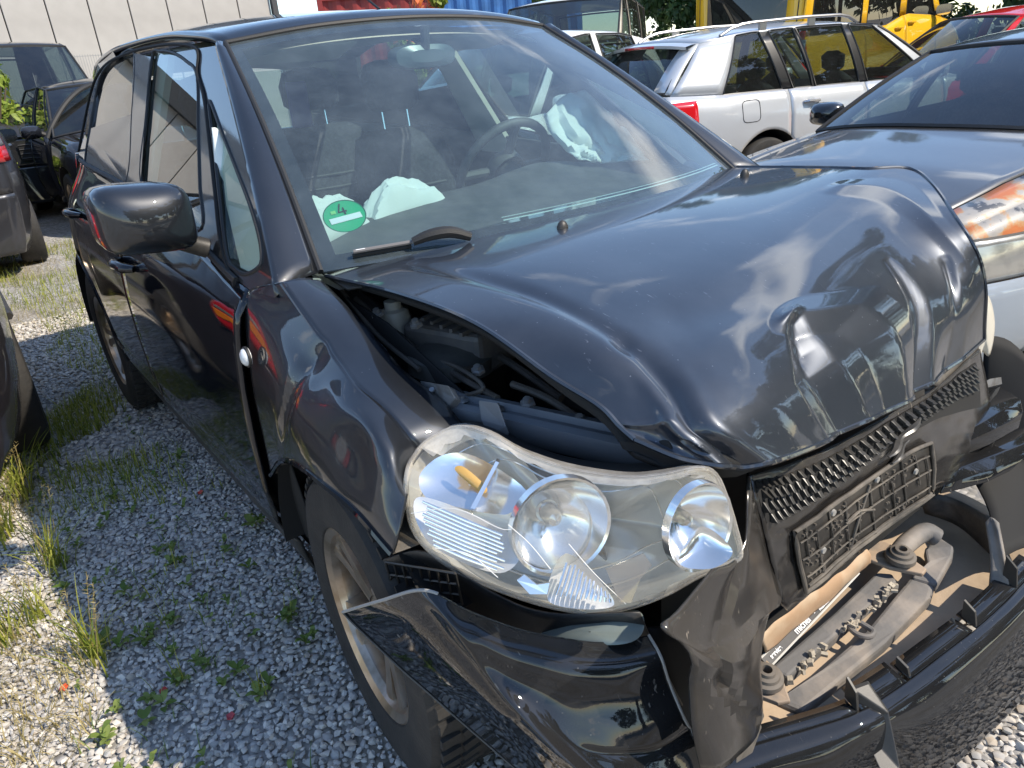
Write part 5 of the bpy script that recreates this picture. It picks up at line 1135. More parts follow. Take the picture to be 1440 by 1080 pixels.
    # tall wall at the car's left end of the undertray
    net = [[(0.685,0.308,0.360), (0.692,0.321,0.370), (0.710,0.312,0.370)], [(0.723,0.264,0.300), (0.734,0.275,0.310), (0.749,0.273,0.310)], [(0.753,0.206,0.200), (0.772,0.227,0.200), (0.791,0.247,0.200)]]
    MB().grid(patch(net, 6, 10)).build('side_duct', GREY, CAR, sol=.008)
    net = [[(0.492,0.430,0.300), (0.552,0.489,0.280), (0.667,0.433,0.300)], [(0.500,0.474,0.220), (0.575,0.504,0.200), (0.674,0.440,0.200)]]
    MB().grid(patch(net, 10, 4)).build('inner_guard', PLASTD, CAR, sol=.004)
    net = [[(0.554,0.541,0.340), (0.609,0.743,0.320), (0.720,0.704,0.300)], [(0.645,0.452,0.300), (0.678,0.616,0.280), (0.775,0.545,0.280)], [(0.722,0.301,0.280), (0.745,0.437,0.260), (0.833,0.419,0.260)]]
    MB().grid(patch(net, 10, 8)).build('inner_guard', DARK, CAR, sol=.004)  # near-black colour paints in the shade at this end
underparts()

# ------------------------------------------------------------------ the other vehicles
BGLASS = glass('tinted car glass', (.42, .50, .48), .015, 1.55)
LAMPW = pbr('clear lamp', (.50, .48, .43), .2, metal=.6, coat=1, col2=(.36, .35, .32), scale=14)
LAMPR = pbr('red lamp', (.55, .01, .015), .12, coat=1)
LAMPO = pbr('orange lamp', (.80, .22, .01), .15, coat=1)
def vehicle(name, label, loc, rz, sp, cat='car', group='cars parked in the yard'):
    """body from shoulder line, plan taper and window stations; x forward from the front axle"""
    e = empty(name, loc, radians(rz)); tag(e, label, cat, group)
    e.scale = (sp.get('scale', 1),) * 3
    xf, xr, wb, hw, R = sp['xf'], sp['xr'], sp['wb'], sp['hw'], sp.get('R', .32); pm = sp['paint']; sill = sp.get('sill', .20)
    bl = sorted(sp['belt']); tf, tr = sp.get('tf', .24), sp.get('tr', .14)
    def W(x):
        if x > -.1: t = (x + .1) / (xf + .1); return hw * (1 - tf * t ** 2.5)
        if x < -wb: t = (-wb - x) / (-wb - xr); return hw * (1 - tr * t ** 2.2)
        return hw
    PR = [(0, .90), (.12, .955), (.35, .992), (.55, 1), (.78, .985), (.93, .955), (1, .915)]
    zb_ = lambda x: interp(x, bl)
    def Y(x, z): return W(x) * interp(max(0, min(1, (z - sill) / (zb_(x) - sill))), PR)
    def low(x):
        z = sill
        for xc in (0, -wb): z = max(z, arch(x, xc, R + .06, R + .005))
        return z
    cuts = [xf] + sp['cuts'] + [xr]; names = sp.get('panels', ['fender', 'front_door', 'rear_door', 'quarter_panel'])
    handles = sp.get('handles', [])
    for sg in (-1, 1):
        for k, nm in enumerate(names):
            a, b = cuts[k] - (.004 if k else 0), cuts[k + 1] + (.004 if k < len(names) - 1 else 0); n = max(8, int((a - b) / .045)); rows = []
            for i in range(n + 1):
                x = a + (b - a) * i / n; z0, z1 = low(x), zb_(x); rows.append([(x, sg * Y(x, z0 + (z1 - z0) * j / 12), z0 + (z1 - z0) * j / 12) for j in range(13)])
            o = MB().grid(rows, flip=sg > 0).build(nm, (sp.get('pmats') or {}).get((nm, sg), pm), e, sol=.01)
            for hx in handles:
                if b < hx < a:
                    z = zb_(hx) - .11; y = Y(hx, z); MB().lathe([(.0001, .002), (.045, .0015), (.055, 0)], (hx - .01, sg * y, z), (0, sg, 0), 20, scale=(1.15, .62)).build('handle_recess', pm, o)
                    MB().tube([(hx + .09, sg * (y + .005), z), (hx + .06, sg * (y + .03), z + .003), (hx - .06, sg * (y + .03), z + .003), (hx - .09, sg * (y + .005), z)], [.011, .015, .015, .011], 8).build('handle', sp.get('hmat', pm), o)
            if 'fuel' in sp and sg == -1 and b < sp['fuel'] < a:
                fx = sp['fuel']; P = [(fx + dx, -(Y(fx + dx, zb_(fx) - .14 + dz) + .001), zb_(fx) - .14 + dz) for dx, dz in [(.09 * math.copysign(abs(cos(q)) ** .4, cos(q)), .085 * math.copysign(abs(sin(q)) ** .4, sin(q))) for q in [2 * pi * w / 32 for w in range(32)]]]
                MB().tube(P, .0028, 5, closed=True).build('fuel_flap_seam', DARK, o)
        for xc in (0, -wb):
            pr_ = [(xc + cos(q) * (R + .058), R + .005 + sin(q) * (R + .058)) for q in [pi * k / 14 for k in range(15)]]
            MB().grid([[(x, sg * (Y(min(max(x, xr), xf), max(z, sill)) - .004), z), (x, sg * .45, z)] for x, z in pr_]).build('arch_liner', DARK, e)
            wheel(e, (xc, sg * (hw - .11), R), sg, R, R * .64, .2, sp.get('spokes', 5), spin=.3 + xc, detail=False, twin=sp.get('twin', True))
        if sp.get('moulding'):
            MB().tube([(x, sg * (Y(x, .52) + .006), .52) for x in [cuts[1] - .02 + (cuts[3] - cuts[1] + .04) * k / 16 for k in range(17)]], .022, 6, flat=.8).build('side_moulding', PLAST, e)
    # nose and tail
    def end(x, dx, nm, zlo, zhi, m):
        rows = []
        for j in range(13):
            z = zlo + (zhi - zlo) * j / 12; y0 = Y(x, z); bul = dx * (1 - .35 * (z - zlo) / max(.01, zhi - zlo)); rows.append([(x + bul * (1 - (2 * i / 16 - 1) ** 2), y0 * (2 * i / 16 - 1), z) for i in range(17)])
        return MB().grid(rows, flip=dx < 0).build(nm, m, e, sol=.01)
    bm_ = sp.get('bumper', pm)
    zf, zr = zb_(xf), zb_(xr)
    fz = sill + (zf - sill) * sp.get('bf', .58); end(xf, .13, 'front_bumper', sill, fz, bm_); fg = end(xf - .002, .11, 'front_panel', fz + .004, zf, pm)
    for sg in (-1, 1):
        MB().grid([[(x, sg * (Y(x, z) + .012), z) for z in [max(sill, low(x)) + (fz - max(sill, low(x))) * j / 6 for j in range(7)]] for x in [R + .10 + (xf - R - .10) * k / 8 for k in range(9)]], flip=sg > 0).build('bumper_flank', bm_, e, sol=.01)
    rz_ = sill + (zr - sill) * .45; end(xr, -.10, 'rear_bumper', sill, rz_, bm_); tg = end(xr + .002, -.09, 'tailgate', rz_ + .004, zr, pm)
    def wrap(x0, z0, z1, inner, front, nm, m, par=None, off=.008):
        """lamp that wraps round a corner"""
        X = xf if front else xr; s_ = 1 if front else -1
        for sg in (-1, 1):
            rows = []
            for j in range(7):
                z = z0 + (z1 - z0) * j / 6; r = []
                for k in range(7): x = x0 + (X - x0) * k / 6; r.append((x + .0, sg * (Y(x, z) + off), z))
                y0 = Y(X, z); zl, zh = sill, zb_(X); bul = s_ * .115
                for k in range(1, 8): y = y0 + (inner - y0) * k / 7; r.append((X + bul * (1 - (y / y0) ** 2) * .95 + s_ * off, sg * y, z))
                rows.append(r)
            lo_ = MB().grid(rows, flip=(sg < 0) == front).build(nm, m, par or e, sol=.006)
            if front: MB().tube(rows[0] + [r[-1] for r in rows[1:]] + rows[-1][::-1][1:] + [r[0] for r in rows[::-1]][1:-1], .007, 5, closed=True).build('lamp_surround', RUBBER, lo_)
    for a in sp.get('head', []): wrap(*a, True, 'headlamp', LAMPW)
    for a in sp.get('tail', []): wrap(*a[:4], False, 'tail_lamp', a[4], off=.008 + .004 * sp['tail'].index(a))
    # front grille and plates
    if sp.get('grille'):
        g0, g1, gw = sp['grille']
        y0 = Y(xf, g0)
        MB().grid([[(xf + .118 * (1 - (y / y0) ** 2) + .006, y, z) for y in [-gw + 2 * gw * k / 10 for k in range(11)]] for z in (g0, (g0 + g1) / 2, g1)]).build('grille', DARK, fg)
        for k in range(4):
            z = g0 + (g1 - g0) * (k + .5) / 4; MB().tube([(xf + .118 * (1 - (y / y0) ** 2) + .012, y, z) for y in [-gw + 2 * gw * i / 10 for i in range(11)]], .006, 5).build('grille_bar', PLAST, fg)
    # bonnet
    st = sp['stations']; cow = st[0][0]; cr_ = sp.get('crown', .06); rows = []
    for i in range(17):
        x = xf + (cow + .02 - xf) * i / 16; y0 = Y(x, zb_(x)); c = cr_ * min(1, .35 + i / 8); xx = .11 * (1 - i / 5) if i < 5 else 0
        rows.append([(x + xx * (1 - t * t) + sp.get('bow', .22) * (i / 16) ** 3 * (1 - t * t), t * y0, zb_(x) + c * (1 - abs(t) ** 2.6)) for t in [-1 + k / 8 for k in range(17)]])
    cut = lambda f: [[(p[0], p[1], p[2]) for p in f(r)] for r in rows]
    bo = MB().grid(cut(lambda r: [tuple(V(r[1]).lerp(V(r[2]), .55))] + r[2:15] + [tuple(V(r[15]).lerp(V(r[14]), .55))])).build('bonnet', (sp.get('pmats') or {}).get('bonnet', pm), e, sol=.008)
    for sg, f in ((-1, lambda r: [r[0], r[1], tuple(V(r[1]).lerp(V(r[2]), .47))]), (1, lambda r: [tuple(V(r[15]).lerp(V(r[14]), .47)), r[15], r[16]])):
        MB().grid(cut(f)).build('wing_top', (sp.get('pmats') or {}).get(('fender', sg), pm), e, sol=.008)
    cowl = rows[-1]
    # cab
    zr_ = sp['roof']; ht = sp['hwt']
    def bp(x, sg): return V((x, sg * (Y(max(xr, x), zb_(x)) - .015), zb_(x)))
    def tp(x, sg): return V((x, sg * (ht - .03 * max(0, -x - wb) ** 1), interp(x, sorted(zr_))))
    gm = BGLASS if not sp.get('gmat') else sp['gmat']
    for sg in (-1, 1):
        frame = None
        for k in range(len(st) - 1):
            a, b = st[k], st[k + 1]; rows = []
            n = 6
            for i in range(n + 1):
                q0, q1 = bp(a[0] + (b[0] - a[0]) * i / n, sg), tp(a[1] + (b[1] - a[1]) * i / n, sg)
                rows.append([q0.lerp(q1, t) + V((0, sg * .022 * sin(pi * t), 0)) for t in [j / 5 for j in range(6)]])
            if a[2] == 'w':
                w = MB().grid([[p - V((0, sg * .006, 0)) for p in r] for r in rows], flip=sg > 0).build('side_window', gm, e)
                lp = rows[0] + [r[-1] for r in rows[1:]] + rows[-1][::-1][1:] + [r[0] for r in rows[::-1]][1:-1]
                MB().tube(lp, .008, 5, closed=True).build('window_frame', sp.get('trim', RUBBER), w)
            else:
                MB().grid(rows, flip=sg > 0).build('pillar', sp.get('pillar', pm) if a[2] == 'b' else pm, e, sol=.02)
    A, D = st[0], st[-1]
    bowt = .10
    top = [(A[1] + bowt * (1 - t * t), t * tp(A[1], 1).y, tp(A[1], 1).z + .03 * (1 - abs(t) ** 2.4)) for t in [-1 + k / 8 for k in range(17)]]
    def sheet(lo, hi, nm, m, bul, flip, par=None):
        rows = [[V(p).lerp(V(q), j / 8) + V((bul * .7, 0, abs(bul) * .7)) * sin(pi * j / 8) for p, q in zip(lo, hi)] for j in range(9)]
        o = MB().grid(rows, flip=flip).build(nm, m, par or e)
        lp = rows[0] + [r[-1] for r in rows[1:]] + rows[-1][::-1][1:] + [r[0] for r in rows[::-1]][1:-1]
        MB().tube(lp, .014, 5, closed=True).build('glass_seal', RUBBER, o); return o
    lo = [(p[0], p[1] * .985, p[2] + .004) for p in cowl]; sheet(lo, top, 'windscreen', gm, .02, False)
    rt = [(D[1] - .06 * (1 - t * t), t * tp(D[1], 1).y, tp(D[1], 1).z + .03 * (1 - abs(t) ** 2.4)) for t in [-1 + k / 8 for k in range(17)]]
    rb = [(D[0] - .10 * (1 - t * t), t * (Y(max(xr, D[0]), zb_(D[0])) - .015), zb_(D[0]) + .02) for t in [-1 + k / 8 for k in range(17)]]
    mg = .08 if not sp.get('wide') else .02
    rg = sheet([(p[0] - .004, p[1] * (1 - mg), p[2]) for p in rb], [(p[0] - .004, p[1] * (1 - mg), p[2] - .03) for p in rt], 'rear_window', gm, -.015, True)
    for s_ in (0, 1):   # flanks of the rear window
        i0, i1 = (0, 2) if s_ == 0 else (14, 16)
        MB().grid([[V(p).lerp(V(q), j / 6) + V((-.0105, 0, .0105)) * sin(pi * j / 6) for p, q in zip(rb[i0:i1 + 1], rt[i0:i1 + 1])] for j in range(7)], flip=True).build('rear_pillar', pm, e, sol=.02)
    # deck behind the rear window down to the tail (boot lid), or nothing for a hatch
    if D[0] > xr + .15:
        rows = []
        for i in range(9):
            x = D[0] + (xr - D[0]) * i / 8; y0 = Y(x, zb_(x)); rows.append([(x - .10 * (1 - t * t), t * y0, zb_(x) + .03 * (1 - abs(t) ** 3)) for t in [-1 + k / 8 for k in range(17)]])
        MB().grid(rows, flip=False).build('boot_lid', pm, e, sol=.01)
    # roof
    n = 14; rows = []
    for i in range(n + 1):
        x = A[1] + (D[1] - A[1]) * i / n; p = tp(x, 1); f = bowt * (1 - i / n) - .06 * i / n
        rows.append([(x + f * (1 - t * t), t * (p.y + .004), p.z + .004 + (.03 + .03 * sin(pi * i / n)) * (1 - abs(t) ** 2.4)) for t in [-1 + k / 8 for k in range(17)]])
    ro = MB().grid(rows).build('roof', pm, e, sol=.015)
    if sp.get('rails'):
        for sg in (-1, 1):
            pts = []
            for i in range(15):
                t = i / 14; x = A[1] - .25 + (D[1] + .22 - A[1] + .25) * t; p = tp(x, 1); pts.append((x, sg * (p.y - .02), p.z + .02 + .055 * min(1, sin(pi * t) * 3.2)))
            MB().tube(pts, .016, 8, flat=.8).build('roof_rail', pbr('rail grey', (.30, .30, .30), .3, metal=.7), ro)
            for k in (5, 10): MB().box((pts[k][0], pts[k][1], pts[k][2] - .035), (.07, .022, .07)).build('rail_foot', pbr('rail grey', (.30, .30, .30), .3, metal=.7), ro, smooth=False)
    if sp.get('spoiler'):
        rows = [[(p[0] + dx, p[1] * .97, p[2] + dz) for p in rt] for dx, dz in ((.05, .0), (-.06, -.008), (-.12, -.022), (-.115, -.045), (-.03, -.05))]
        so = MB().grid(rows).build('spoiler', pm, e)
        MB().grid([[(rt[k][0] - .123, rt[k][1] * .97, rt[k][2] + dz) for k in range(5, 12)] for dz in (-.024, -.044)]).build('brake_light', LAMPR, so, sol=.004)
    if sp.get('wiper'):
        MB().tube([rg.data.vertices[8].co + V((-.02, 0, .02)), rg.data.vertices[17 * 2 + 4].co + V((-.03, 0, .01))], .008, 6).build('rear_wiper', RUBBER, rg)
    # inside: floor of the cabin, seats
    zc = zb_(cow) - .12
    MB().box(((cow + D[0]) / 2, 0, zc - .25), (cow - D[0], hw * 1.7, .03)).build('cabin_floor', DARK, e, smooth=False)
    MB().grid([[(cow + .1, t * hw * .9, zb_(cow) - .02) for t in (-1, 0, 1)], [(cow - .35, t * hw * .9, zb_(cow) + .01) for t in (-1, 0, 1)], [(cow - .5, t * hw * .9, zc - .2) for t in (-1, 0, 1)]]).build('dashboard', DASH, e)
    for sx in sp.get('seats', []):
        for y in (-.36, .36):
            rows = []
            for z, dx, w_, th in ((zc - .2, .1, .2, .06), (zc, .04, .23, .08), (zc + .16, 0, .22, .07), (zc + .22, -.01, .12, .04), (zc + .24, -.015, .07, .03), (zc + .27, -.02, .12, .05), (zc + .37, -.03, .13, .05), (zc + .41, -.04, .06, .02)):
                rows.append([(sx + dx + cos(2 * pi * k / 14) * th, y + math.copysign(abs(sin(2 * pi * k / 14)) ** .6, sin(2 * pi * k / 14)) * w_, z) for k in range(14)])
            m_ = MB().grid(rows, closed=True, flip=True); m_.f.append(tuple(range(98, 112))[::-1]); m_.build('seat', SEAT, e)
    # door mirrors
    if sp.get('mirrors', True):
        mx = st[0][0] - .28 if 'mx' not in sp else sp['mx']
        for sg in (-1, 1):
            b = bp(mx, sg); c = b + V((0, sg * .15, .06)); rows = []
            for dx, s_ in ((.09, .25), (.075, .6), (.04, .9), (0, 1), (-.035, .97)):
                rows.append([c + V((dx, math.copysign(abs(cos(2 * pi * k / 18)) ** .6, cos(2 * pi * k / 18)) * .105 * s_, math.copysign(abs(sin(2 * pi * k / 18)) ** .6, sin(2 * pi * k / 18)) * .07 * s_)) for k in range(18)])
            m_ = MB().grid(rows, closed=True, flip=False); m_.f.append(tuple(range(18)))
            o = m_.build('wing_mirror', sp.get('mmat', pm), e); mb = MB(); mb.v = [p + V((-.001, 0, 0)) for p in rows[-1]]; mb.f = [tuple(range(18))]; mb.build('mirror_glass', CHROME, o)
            MB().tube([b + V((0, -sg * .02, .0)), b + V((0, sg * .06, .04))], .03, 8).build('mirror_foot', RUBBER, o)
    return e

SILV = paint('silver paint', (.58, .60, .62), metal=.35, rough=.38, dust=.06, specks=.2)
GREYP = paint('dark grey paint', (.035, .038, .043), metal=.2, rough=.35, dust=.10, dustcol=(.38, .36, .33), specks=.8, crough=.02)
def rusty():
    m, nt, b, N, L = newmat('rusted fender paint'); b.inputs['Roughness'].default_value = .5; b.inputs['Coat Weight'].default_value = .4
    tc = N('ShaderNodeTexCoord'); n = N('ShaderNodeTexNoise'); n.inputs['Scale'].default_value = 5.5; n.inputs['Detail'].default_value = 9; n.inputs['Roughness'].default_value = .55; L(tc.outputs['Object'], n.inputs['Vector'])
    r = N('ShaderNodeValToRGB'); r.color_ramp.interpolation = 'LINEAR'; e = r.color_ramp.elements
    e[0].position = .40; e[0].color = (.06, .065, .075, 1); e[1].position = .75; e[1].color = (.62, .18, .03, 1)
    for p, c in ((.415, (.30, .285, .265, 1)), (.475, (.36, .33, .29, 1)), (.50, (.45, .25, .11, 1)), (.54, (.48, .14, .035, 1))): e.new(p).color = c
    L(n.outputs['Fac'], r.inputs[0]); L(r.outputs[0], b.inputs['Base Color']); return m
RUSTY = rusty()
# silver estate, tail toward the wreck
vehicle('silver_estate', 'silver estate car with roof rails, seen from its rear right corner', (-2.98, 7.11, -.04), 78, dict(
    xf=.86, xr=-3.55, wb=2.58, hw=.875, paint=SILV, bumper=SILV, R=.315, tr=.10,
    belt=[(-3.55, 1.03), (-3.0, 1.0), (-2.0, .985), (-1, .965), (-.35, .95), (.2, .90), (.6, .82), (.86, .70)],
    stations=[(-.42, -1.12, 'p'), (-.60, -1.20, 'w'), (-1.40, -1.50, 'b'), (-1.50, -1.58, 'w'), (-2.02, -2.12, 'b'), (-2.05, -2.15, 'w'), (-2.28, -2.42, 'b'), (-2.40, -2.52, 'w'), (-3.02, -2.76, 'p'), (-3.50, -3.12, 'p')],
    roof=[(-3.12, 1.40), (-2.6, 1.445), (-2, 1.46), (-1.5, 1.455), (-1.12, 1.42)], hwt=.60, cuts=[-.45, -1.45, -2.35], handles=[-1.25, -2.12], fuel=-2.78, rails=True, spoiler=True, wiper=True, trim=pbr('black trim', .02, .4), pillar=pbr('pillar black', .02, .3),
    tail=[(-3.30, .72, .98, .42, LAMPR), (-3.42, .78, .86, .46, LAMPW)], head=[(.55, .60, .76, .45)], seats=[-1.35, -2.3], hmat=pbr('handle chrome', (.55, .55, .55), .25, metal=.8)))
# dark grey saloon with rusted wing, nose toward the wreck
vehicle('grey_saloon', 'dark grey saloon with rust eaten front wing beside the black wreck', (-.57, 2.42, -.09), -92.5, dict(
    xf=.86, xr=-3.65, wb=2.65, hw=.88, paint=GREYP, bumper=paint('sky-tinted grey bumper', (.30, .34, .39), rough=.45, dust=.1, specks=.4), scale=.97, tf=.16, bow=.16, bf=.665,  # pale blue-grey puts the sky's reflection into the bumper colour
    belt=[(-3.65, .98), (-3.0, 1.0), (-2.2, .99), (-1.2, .975), (-.5, .96), (0, .92), (.45, .875), (.70, .83), (.86, .79)],
    stations=[(-.45, -1.18, 'p'), (-.62, -1.26, 'w'), (-1.40, -1.50, 'b'), (-1.48, -1.56, 'w'), (-2.45, -2.20, 'p'), (-3.0, -2.45, 'p')],
    roof=[(-2.45, 1.34), (-2, 1.375), (-1.6, 1.375), (-1.18, 1.335)], hwt=.57, cuts=[-.5, -1.45, -2.4], handles=[-1.25, -2.2], pmats={('fender', 1): RUSTY}, mmat=pbr('mirror black', .01, .2, coat=1),
    head=[(.46, .60, .755, .40)], tail=[(-3.4, .75, .92, .45, LAMPR)], grille=(.50, .68, .30), seats=[-1.4, -2.2]))
# purple-black car whose tail stands just left of the photographer's view
PLUM = paint('plum paint', (.022, .020, .027), metal=.3, rough=.4, dust=.16, dustcol=(.36, .33, .32), specks=.8)
vehicle('plum_hatchback', 'dusty dark plum hatchback at the left edge, its rear wheel in shadow', (-4.95, -2.04, 0), 180, dict(
    xf=.8, xr=-3.32, wb=2.55, hw=.86, paint=PLUM, bumper=PLUM, R=.31, moulding=True, tr=.16,
    belt=[(-3.32, 1.0), (-2.4, .98), (-1, .95), (-.35, .93), (.2, .88), (.8, .70)],
    stations=[(-.35, -1.0, 'p'), (-.5, -1.08, 'w'), (-1.40, -1.5, 'b'), (-1.5, -1.58, 'w'), (-2.5, -2.45, 'p'), (-3.28, -2.95, 'p')],
    roof=[(-2.95, 1.38), (-2.3, 1.45), (-1.5, 1.46), (-1, 1.42)], hwt=.58, cuts=[-.45, -1.45, -2.4], handles=[-1.25, -2.2], head=[(.45, .6, .75, .45)],
    tail=[(-3.2, .60, 1.0, .50, LAMPR), (-3.22, .70, .80, .54, LAMPO), (-3.24, .82, .87, .56, LAMPW)], seats=[-1.4, -2.3]))
# grey hatchback behind it
STEELG = paint('steel grey paint', (.035, .036, .042), metal=.4, rough=.35, dust=.06, specks=.3)
vehicle('steel_grey_hatchback', 'dark grey hatchback with red and white tail lamp at the far left', (-9.35, -1.36, 0), 178, dict(
    xf=.8, xr=-3.15, wb=2.5, hw=.84, paint=STEELG, bumper=STEELG, R=.30,
    belt=[(-3.15, 1.26), (-2.4, 1.12), (-1, 1.02), (-.35, .93), (.2, .88), (.8, .70)],
    stations=[(-.35, -1.0, 'p'), (-.5, -1.08, 'w'), (-1.40, -1.5, 'b'), (-1.5, -1.58, 'w'), (-2.5, -2.45, 'p'), (-3.08, -2.85, 'p')],
    roof=[(-2.85, 1.50), (-2.3, 1.55), (-1.5, 1.56), (-1, 1.50)], hwt=.57, cuts=[-.45, -1.45, -2.4], handles=[-1.25, -2.2], head=[(.45, .6, .75, .45)],
    tail=[(-3.0, .92, 1.27, .48, LAMPR), (-3.03, 1.04, 1.18, .50, LAMPW)], seats=[-1.4, -2.3]))
# black car with its door hanging open
BLK = paint('plain black paint', (.008, .010, .016), rough=.4, dust=.08, specks=.4)
bc = vehicle('black_saloon', 'black saloon with its front passenger door hanging open, behind the wreck', (-8.1, .72, 0), 3, dict(
    xf=.8, xr=-3.5, wb=2.6, hw=.86, paint=BLK, bumper=BLK, R=.31,
    belt=[(-3.5, 1.0), (-2.4, 1.0), (-1, .98), (-.35, .96), (.2, .90), (.8, .70)],
    stations=[(-.40, -1.1, 'p'), (-.58, -1.18, 'w'), (-1.40, -1.5, 'b'), (-1.5, -1.58, 'w'), (-2.5, -2.35, 'p'), (-3.0, -2.6, 'p')],
    roof=[(-2.6, 1.42), (-2.3, 1.46), (-1.5, 1.48), (-1.1, 1.44)], hwt=.58, cuts=[-.45, -1.45, -2.4], handles=[-2.2], head=[(.45, .6, .75, .45)], tail=[(-3.3, .75, .95, .5, LAMPR)], grille=(.4, .6, .35), seats=[-1.4, -2.3]))
def open_door(par):
    d = empty('open_door', (-.48, -.83, .28)); d.parent = par; d.rotation_euler = (0, 0, radians(-48))
    rows = [[(x, -.03 + .05 * sin(pi * (z / .7)) * -1, z) for z in [.70 * k / 8 for k in range(9)]] for x in [-.98 * k / 10 for k in range(11)]]
    MB().grid(rows).build('door_skin', BLK, d, sol=.05)
    fr = [(-.02, 0, .68), (-.12, .04, .82), (-.35, .10, 1.02), (-.62, .15, 1.15), (-.90, .16, 1.17), (-.96, .10, .95), (-.98, 0, .68)]
    MB().tube(crv(fr, 30), .028, 8).build('door_window_frame', RUBBER, d)
    MB().poly([[V(p) for p in fr]]).build('door_glass', BGLASS, d, smooth=False)
    MB().box((-.5, .06, .45), (.7, .05, .10)).build('armrest', pbr('armrest', (.3, .3, .3), .5), d, bev=.02)
open_door(bc)
# tall black van in the back row
BLV = paint('black van paint', (.012, .013, .016), rough=.4, dust=.1, specks=.3)
vehicle('black_van', 'tall black van with a wide windscreen in the back row on the left', (-10.6, .05, 0), 2, dict(
    xf=.85, xr=-4.0, wb=3.0, hw=.96, paint=BLV, bumper=BLV, R=.34, tf=.12,
    belt=[(-4, 1.30), (-1, 1.28), (-.2, 1.25), (.3, 1.18), (.7, 1.06), (.85, .95)],
    stations=[(-.05, -.95, 'p'), (-.30, -1.05, 'w'), (-1.2, -1.3, 'p'), (-1.4, -1.45, 'w'), (-2.6, -2.6, 'p'), (-3.95, -3.85, 'p')],
    roof=[(-3.85, 2.0), (-2, 2.06), (-1.3, 2.06), (-.95, 2.0)], hwt=.78, cuts=[-.35, -1.35, -2.6], handles=[-1.2], head=[(.5, .75, 1.0, .5)], tail=[(-3.9, .8, 1.3, .8, LAMPR)], grille=(.7, .9, .4), seats=[-1.2], wide=True), 'van')
# beige people carrier with a big dark windscreen behind the estate
CRM = paint('beige paint', (.62, .58, .48), rough=.4, dust=.06, specks=.2)
vehicle('beige_people_carrier', 'beige people carrier with large dark windscreen behind the silver estate', (-6.5, 5.3, 0), -54, dict(
    xf=.85, xr=-3.9, wb=3.0, hw=.93, paint=CRM, bumper=CRM, R=.33, tf=.15,
    belt=[(-4, 1.28), (-1, 1.22), (-.2, 1.18), (.3, 1.10), (.7, .98), (.85, .88)],
    stations=[(.0, -1.0, 'p'), (-.22, -1.1, 'w'), (-1.3, -1.4, 'p'), (-1.5, -1.5, 'w'), (-2.6, -2.6, 'p'), (-2.7, -2.7, 'w'), (-3.7, -3.6, 'p'), (-3.88, -3.75, 'p')],
    roof=[(-3.75, 1.95), (-2, 2.02), (-1.4, 2.02), (-1.0, 1.97)], hwt=.76, cuts=[-.35, -1.4, -2.6], handles=[-1.2], head=[(.5, .7, .92, .5)], tail=[(-3.8, .8, 1.2, .8, LAMPR)], grille=(.6, .8, .4), seats=[-1.3]), 'van')
# yellow delivery van
YEL = paint('yellow paint', (.80, .45, .02), rough=.35, dust=.04, specks=.2)
YV = dict(xf=.9, xr=-3.5, wb=2.7, hw=.98, paint=YEL, bumper=PLAST, R=.34, tf=.10,
    belt=[(-3.5, 1.28), (-2.2, 1.30), (-1.6, 1.34), (-1.2, 1.44), (-1, 1.46), (-.2, 1.42), (.3, 1.34), (.7, 1.18), (.9, 1.05)],
    stations=[(.05, -.70, 'p'), (-.18, -.82, 'w'), (-1.05, -1.15, 'p'), (-1.25, -1.3, 'w'), (-2.1, -2.1, 'p'), (-2.25, -2.25, 'w'), (-3.3, -3.3, 'p'), (-3.45, -3.4, 'p')],
    roof=[(-3.4, 2.37), (-2, 2.42), (-1.2, 2.40), (-.7, 2.3)], hwt=.84, cuts=[-.25, -1.15, -2.2], handles=[-1.0, -1.35], head=[(.55, .78, 1.05, .5)], tail=[(-3.42, .8, 1.35, .86, LAMPR), (-3.44, 1.0, 1.25, .88, LAMPW)], grille=(.7, .9, .4), seats=[-.9], mmat=PLAST, gmat=glass('dark van glass', (.07, .08, .08), .02, 1.5))
vehicle('yellow_van', 'yellow delivery van behind the roof of the silver estate', (-5.3, 11.0, .05), 91, YV, 'van')
# red car far right, white small car beside the wreck's far side
REDP = paint('red paint', (.60, .012, .015), rough=.35, dust=.04, specks=.2)
SM = dict(xf=.7, xr=-2.9, wb=2.35, hw=.82, bumper=PLAST, R=.29,
    belt=[(-2.9, 1.0), (-2, .98), (-1, .95), (-.3, .94), (.2, .9), (.7, .72)],
    stations=[(-.25, -.9, 'p'), (-.4, -.98, 'w'), (-1.4, -1.45, 'p'), (-1.52, -1.55, 'w'), (-2.3, -2.2, 'p'), (-2.85, -2.6, 'p')],
    roof=[(-2.6, 1.42), (-2, 1.50), (-1.4, 1.51), (-.9, 1.46)], hwt=.57, cuts=[-.4, -1.4, -2.2], handles=[-1.2], head=[(.4, .62, .8, .45)], tail=[(-2.75, .75, 1.0, .5, LAMPR)], seats=[-1.3, -2.1])
vehicle('red_hatchback', 'bright red small hatchback behind the grey saloon at the far right', (lambda p: (p[0] - .8, p[1] - 1.2, -.06))((-2.138,8.040,1.235)), -120, dict(SM, scale=.97, paint=REDP, bumper=REDP))
vehicle('yellow_hatchback', 'yellow hatchback off to the left, mirrored in the side windows of the black wreck', (-8.2, -3.9, 0), 178, dict(SM, paint=YEL, bumper=YEL))
WHT = paint('white paint', (.75, .75, .72), rough=.4, dust=.05, specks=.2)
vehicle('white_hatchback', 'white small hatchback seen through the windows of the black wreck', (-4.25, 2.15, 0), -75, dict(SM, paint=WHT, bumper=WHT))

